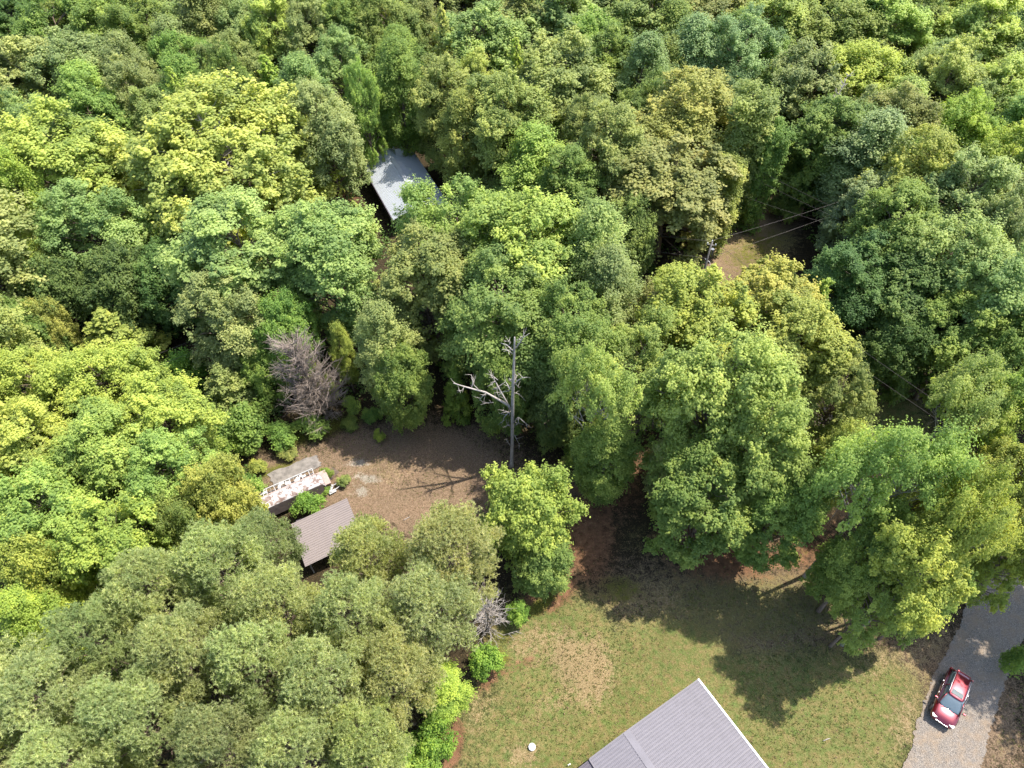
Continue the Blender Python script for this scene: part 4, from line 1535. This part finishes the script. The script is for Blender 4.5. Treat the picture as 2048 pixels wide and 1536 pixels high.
for pts, r, d0, d1 in BR:
    q = P3(pts, d0, d1)
    r *= 1.25
    MB().tube(q, [r * (1 - .75 * i / (len(q) - 1)) for i in range(len(q))], 6).build("branch", M_DEAD, snag, True)


rs = random.Random(77)
fine = MB()
for pts, r, d0, d1 in BR:
    q = P3(pts, d0, d1)
    for _ in range(5):
        k = rs.randrange(len(q) - 1)
        s_ = q[k].lerp(q[k + 1], rs.random())
        d_ = ((q[k + 1] - q[k]).normalized() * .6 + Vector((rs.gauss(0, .6), rs.gauss(0, .6), rs.gauss(.3, .5)))).normalized() * rs.uniform(.25, .8)
        fine.tube([s_, s_ + d_ * .5 + Vector((rs.gauss(0, .04), 0, rs.gauss(0, .04))), s_ + d_], [.02, .015, .006], 3)
fine.build("twigs", M_DEAD, snag)["kind"] = "stuff"


def bare_tree(name, label, cat, base, R, h, nb, nt_, mat, lean=(0, 0), seed=1, thick=.09, updir=.55, low=.12):
    rn = random.Random(seed)
    t = thing(name, label, cat, base)
    top = Vector((lean[0], lean[1], h))
    tk = [Vector((0, 0, -.15)).lerp(top, i / 6) + Vector((rn.uniform(-.05, .05), rn.uniform(-.05, .05), 0)) for i in range(7)]
    MB().tube(tk, [thick * (1 - .85 * i / 6) for i in range(7)], 7).build("trunk", mat, t, True)
    br, tw = MB(), MB()
    for i in range(nb):
        u = rn.uniform(low, 1)
        s = tk[0].lerp(tk[-1], u)
        a = rn.uniform(0, 6.283)
        ln = R * rn.uniform(.55, 1.05) * (1.15 - .6 * u)
        d = Vector((math.cos(a), math.sin(a), updir + rn.uniform(-.25, .35))).normalized()
        e = s + d * ln
        m_ = s.lerp(e, .5) + Vector((rn.gauss(0, .08), rn.gauss(0, .08), -.08)) * ln
        br.tube([s, m_, e], [thick * .38, thick * .25, thick * .08], 4)
        for k in range(nt_):
            q = s.lerp(m_, rn.uniform(.2, 1)) if rn.random() < .4 else m_.lerp(e, rn.uniform(0, 1))
            dd = (d + Vector((rn.gauss(0, .6), rn.gauss(0, .6), rn.gauss(.1, .5)))).normalized()
            l2 = ln * rn.uniform(.15, .42)
            tw.tube([q, q + dd * l2 * .5 + Vector((0, 0, -.02)), q + dd * l2], [.018, .013, .006], 3)
    br.build("branches", mat, t, True)["kind"] = "stuff"
    tw.build("twigs", mat, t)["kind"] = "stuff"
    return t


b_ = at(655, 838)
bare_tree("withered_tree", "withered brown tree full of fine bare twigs at the clearing's back edge", "dead tree", b_, 4.0, 11.0, 170, 28, M_TWIG, (-1.2, .4), 4, .17, .75, .06)
b_ = at(668, 820)
for (x, y, w, h, lab) in ((655, 760, 14, 5.5, "ivy clump in the middle of the withered brown tree"), (700, 800, 16, 3.5, "ivy clump at the right foot of the withered brown tree"), (628, 735, 13, 6, "ivy clump on the left of the withered brown tree")):
    tree(x, y, w, h, 'shrub', 'LG', lab)
b_ = at(978, 1262)
bare_tree("dead_bush", "dead grey bush with radiating bare boughs on the lawn's left edge", "dead tree", b_, 2.7, 5.4, 70, 10, M_DEAD, (-.4, .6), 9, .10, .45, .08)
lt = at(1583, 372, 3)
tt_ = at_y(1697, 149, lt.y + 3.0)
t = bare_tree("leaning_dead_tree", "leaning dead trunk with bare twigs above the power line clearing", "dead tree", (lt.x, lt.y, 0), 1.5, tt_.z, 46, 6, M_DEAD, (tt_.x - lt.x, tt_.y - lt.y), 12, .17, .4, .3)

# ------------------------------------------------------------------ pole and wires
top = at(1424, 485, 9.2)
pole = thing("utility_pole", "grey wooden utility pole left of the power line clearing", "utility pole", (top.x, top.y, 0))
MB().tube([(0, 0, -.4), (0, 0, 9.3)], [.16, .11], 12).build("pole_shaft", M_GREYWOOD, pole, True)
MB().beam((-.5, .14, 8.85), (.5, -.14, 8.85), .09, .1).build("crossarm", M_GREYWOOD, pole)
for (x, y, z) in ((-.42, .12, 9.0), (.42, -.12, 9.0), (0, 0, 9.4)):
    MB().tube([(x, y, z - .12), (x, y, z + .02), (x, y, z + .12)], [.04, .07, .04], 8).build("insulator", M_WHITE, pole)
MB().tube([(.28, 0, 7.5), (.28, 0, 8.3)], [.2, .2], 14).build("transformer", M_CHROME, pole)
MB().tube([(0, 0, 6.9), (-.25, .1, 6.8), (.3, -.2, 6.6), (.4, -.3, 6.2)], .03, 5).build("guy_bracket", M_WHITE, pole)
M_WIRE = simple("old_wire", (.09, .075, .07), .5, .1, 1, metallic=.3)


def wire(a, b, sag, lab, r=.012):
    pts = []
    for i in range(17):
        t = i / 16
        p = a.lerp(b, t)
        p.z -= sag * 4 * t * (1 - t)
        pts.append(p)
    o = MB().tube(pts, r, 5).build("overhead_wire", M_WIRE, None, True)
    tag(o, lab, "power line", "overhead wires")


T1 = Vector((top.x - .8, top.y + .22, 9.0))
T2 = Vector((top.x + .8, top.y - .22, 9.0))
T3 = Vector((top.x, top.y, 9.4))
T4 = Vector((top.x, top.y, 7.0))
wire(T3, at(860, 388, 9.6), .9, "upper wire running left from the utility pole into the trees")
wire(T4, at(860, 412, 9.0), .7, "lower wire running left from the utility pole into the trees")
wire(T2, at(2200, 1022, 9.2), .5, "upper diagonal wire crossing the shaded gap at the right")
wire(T4, at(2200, 1052, 9.0), .5, "lower diagonal wire crossing the shaded gap at the right")
wire(T1, at(1830, 350, 10), .4, "upper wire rising right across the power line clearing")
wire(T4, at(1830, 366, 9), .4, "lower wire rising right across the power line clearing")
wire(at(1370, 262, 10), at(1790, 470, 10), .4, "topmost of three wires beside the ivy covered trunks")
wire(at(1370, 284, 9), at(1790, 488, 9), .4, "middle of three wires beside the ivy covered trunks")
wire(at(1370, 350, 7), at(1790, 486, 7), .4, "lowest of three wires beside the ivy covered trunks")
wire(at(90, 790, 7), at(480, 640, 7), .3, "thin upper wire over the feathery low tree on the left")
wire(at(90, 812, 7), at(480, 664, 7), .3, "thin lower wire over the feathery low tree on the left")

# ------------------------------------------------------------------ ground growth (uncountable)


def tufts():
    r = np.random.default_rng(21)
    n = 60000
    X = r.uniform(-45, 62, n)
    Y = r.uniform(4, 52, n)
    dz = Y * math.cos(_P) + CAM_H * math.sin(_P)
    px = 1024 + F * X / dz
    py = 768 - F * (Y * math.sin(_P) - CAM_H * math.cos(_P)) / dz
    lawn = (px > 930) & (py > 1180) & (px < 1860)
    yard = (px > 480) & (px < 1200) & (py > 830) & (py < 1120)
    keep = (lawn & (r.random(n) < .9)) | (yard & (r.random(n) < .45)) | ((px > 1940) & (py > 1200) & (r.random(n) < .4)) | (r.random(n) < .10)
    drivez = (np.abs(px - (1893 + (1536 - py) * .3)) < 80) & (py > 1250)
    keep &= ~drivez
    X, Y = X[keep], Y[keep]
    m = len(X)
    nb = 4
    p = np.repeat(np.stack([X, Y, np.full(m, -.07)], 1), nb, 0)
    q = len(p)
    p[:, :2] += r.normal(0, .06, (q, 2))
    th = r.uniform(0, 6.28, q)
    ln = r.uniform(.07, .17, q)
    d = np.stack([np.cos(th) * .6, np.sin(th) * .6, np.full(q, .8)], 1) * ln[:, None]
    s = np.stack([-np.sin(th), np.cos(th), np.zeros(q)], 1) * .03
    v = np.stack([p - s, p + s, p + d], 1).reshape(-1, 3)
    f = np.arange(len(v)).reshape(-1, 3)
    t = np.repeat(np.clip(r.normal(.5, .25, q), 0, 1), 3)
    o = link("grass", np_mesh("grass", v, [f], M_LEAF, False, {"tint": t}))
    o.color = (.13, .145, .045, 1)
    tag(o, "short tufts of grass growing over the lawn and clearing", "grass", kind="stuff")


def litter():
    r = np.random.default_rng(33)
    n = 30000
    X = r.uniform(-45, 62, n)
    Y = r.uniform(8, 60, n)
    pos = np.stack([X, Y, np.full(n, .01)], 1)
    nrm = np.array([0, 0, 1]) + r.normal(0, .25, (n, 3))
    v, f, t = leaf_cards(pos, nrm, r.uniform(.06, .13, n), np.clip(r.normal(.5, .3, n), 0, 1), .1)
    o = link("leaf_litter", np_mesh("leaf_litter", v, [f], M_LEAF, False, {"tint": t}))
    o.color = (.19, .125, .07, 1)
    tag(o, "dry brown leaves scattered over the ground", "leaf litter", kind="stuff")


def undergrowth():
    r = np.random.default_rng(44)
    cx = r.uniform(-105, 110, 26000)
    cy = r.uniform(6, 165, 26000)
    dz = cy * math.cos(_P) + CAM_H * math.sin(_P)
    px = 1024 + F * cx / dz
    py = 768 - F * (cy * math.sin(_P) - CAM_H * math.cos(_P)) / dz
    ok = np.array([not any(inside(a, b, c) for c in CLEAR) for a, b in zip(px, py)])
    ok &= (px > -200) & (px < 2250) & (py < 1750)
    ok &= ~((px > 680) & (py > 1150))
    ok &= r.random(len(cx)) < .55
    cx, cy = cx[ok], cy[ok]
    k = 20
    rad = np.repeat(r.uniform(.4, 1.0, len(cx)), k)
    d = r.normal(size=(len(cx) * k, 3))
    d /= np.linalg.norm(d, axis=1, keepdims=True)
    d[:, 2] = abs(d[:, 2]) * .9
    pos = np.stack([np.repeat(cx, k), np.repeat(cy, k), np.zeros(len(cx) * k)], 1) + d * (rad * r.uniform(.5, 1, len(rad)))[:, None]
    nrm = d + np.array([0, 0, .6]) + r.normal(0, .5, d.shape)
    t = np.clip(np.repeat(r.uniform(.2, .8, len(cx)), k) + r.normal(0, .1, len(rad)), 0, 1)
    v, f, t = leaf_cards(pos, nrm, r.uniform(.2, .42, len(rad)), t)
    print("undergrowth leaves", len(rad))
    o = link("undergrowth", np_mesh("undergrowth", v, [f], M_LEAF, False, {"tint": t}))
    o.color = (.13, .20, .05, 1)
    tag(o, "low green undergrowth covering the forest floor between trunks", "undergrowth", kind="stuff")


tufts()
litter()
undergrowth()
dupes = [k for k, n in LABELS.items() if n > 1]
print("shared labels:", dupes)
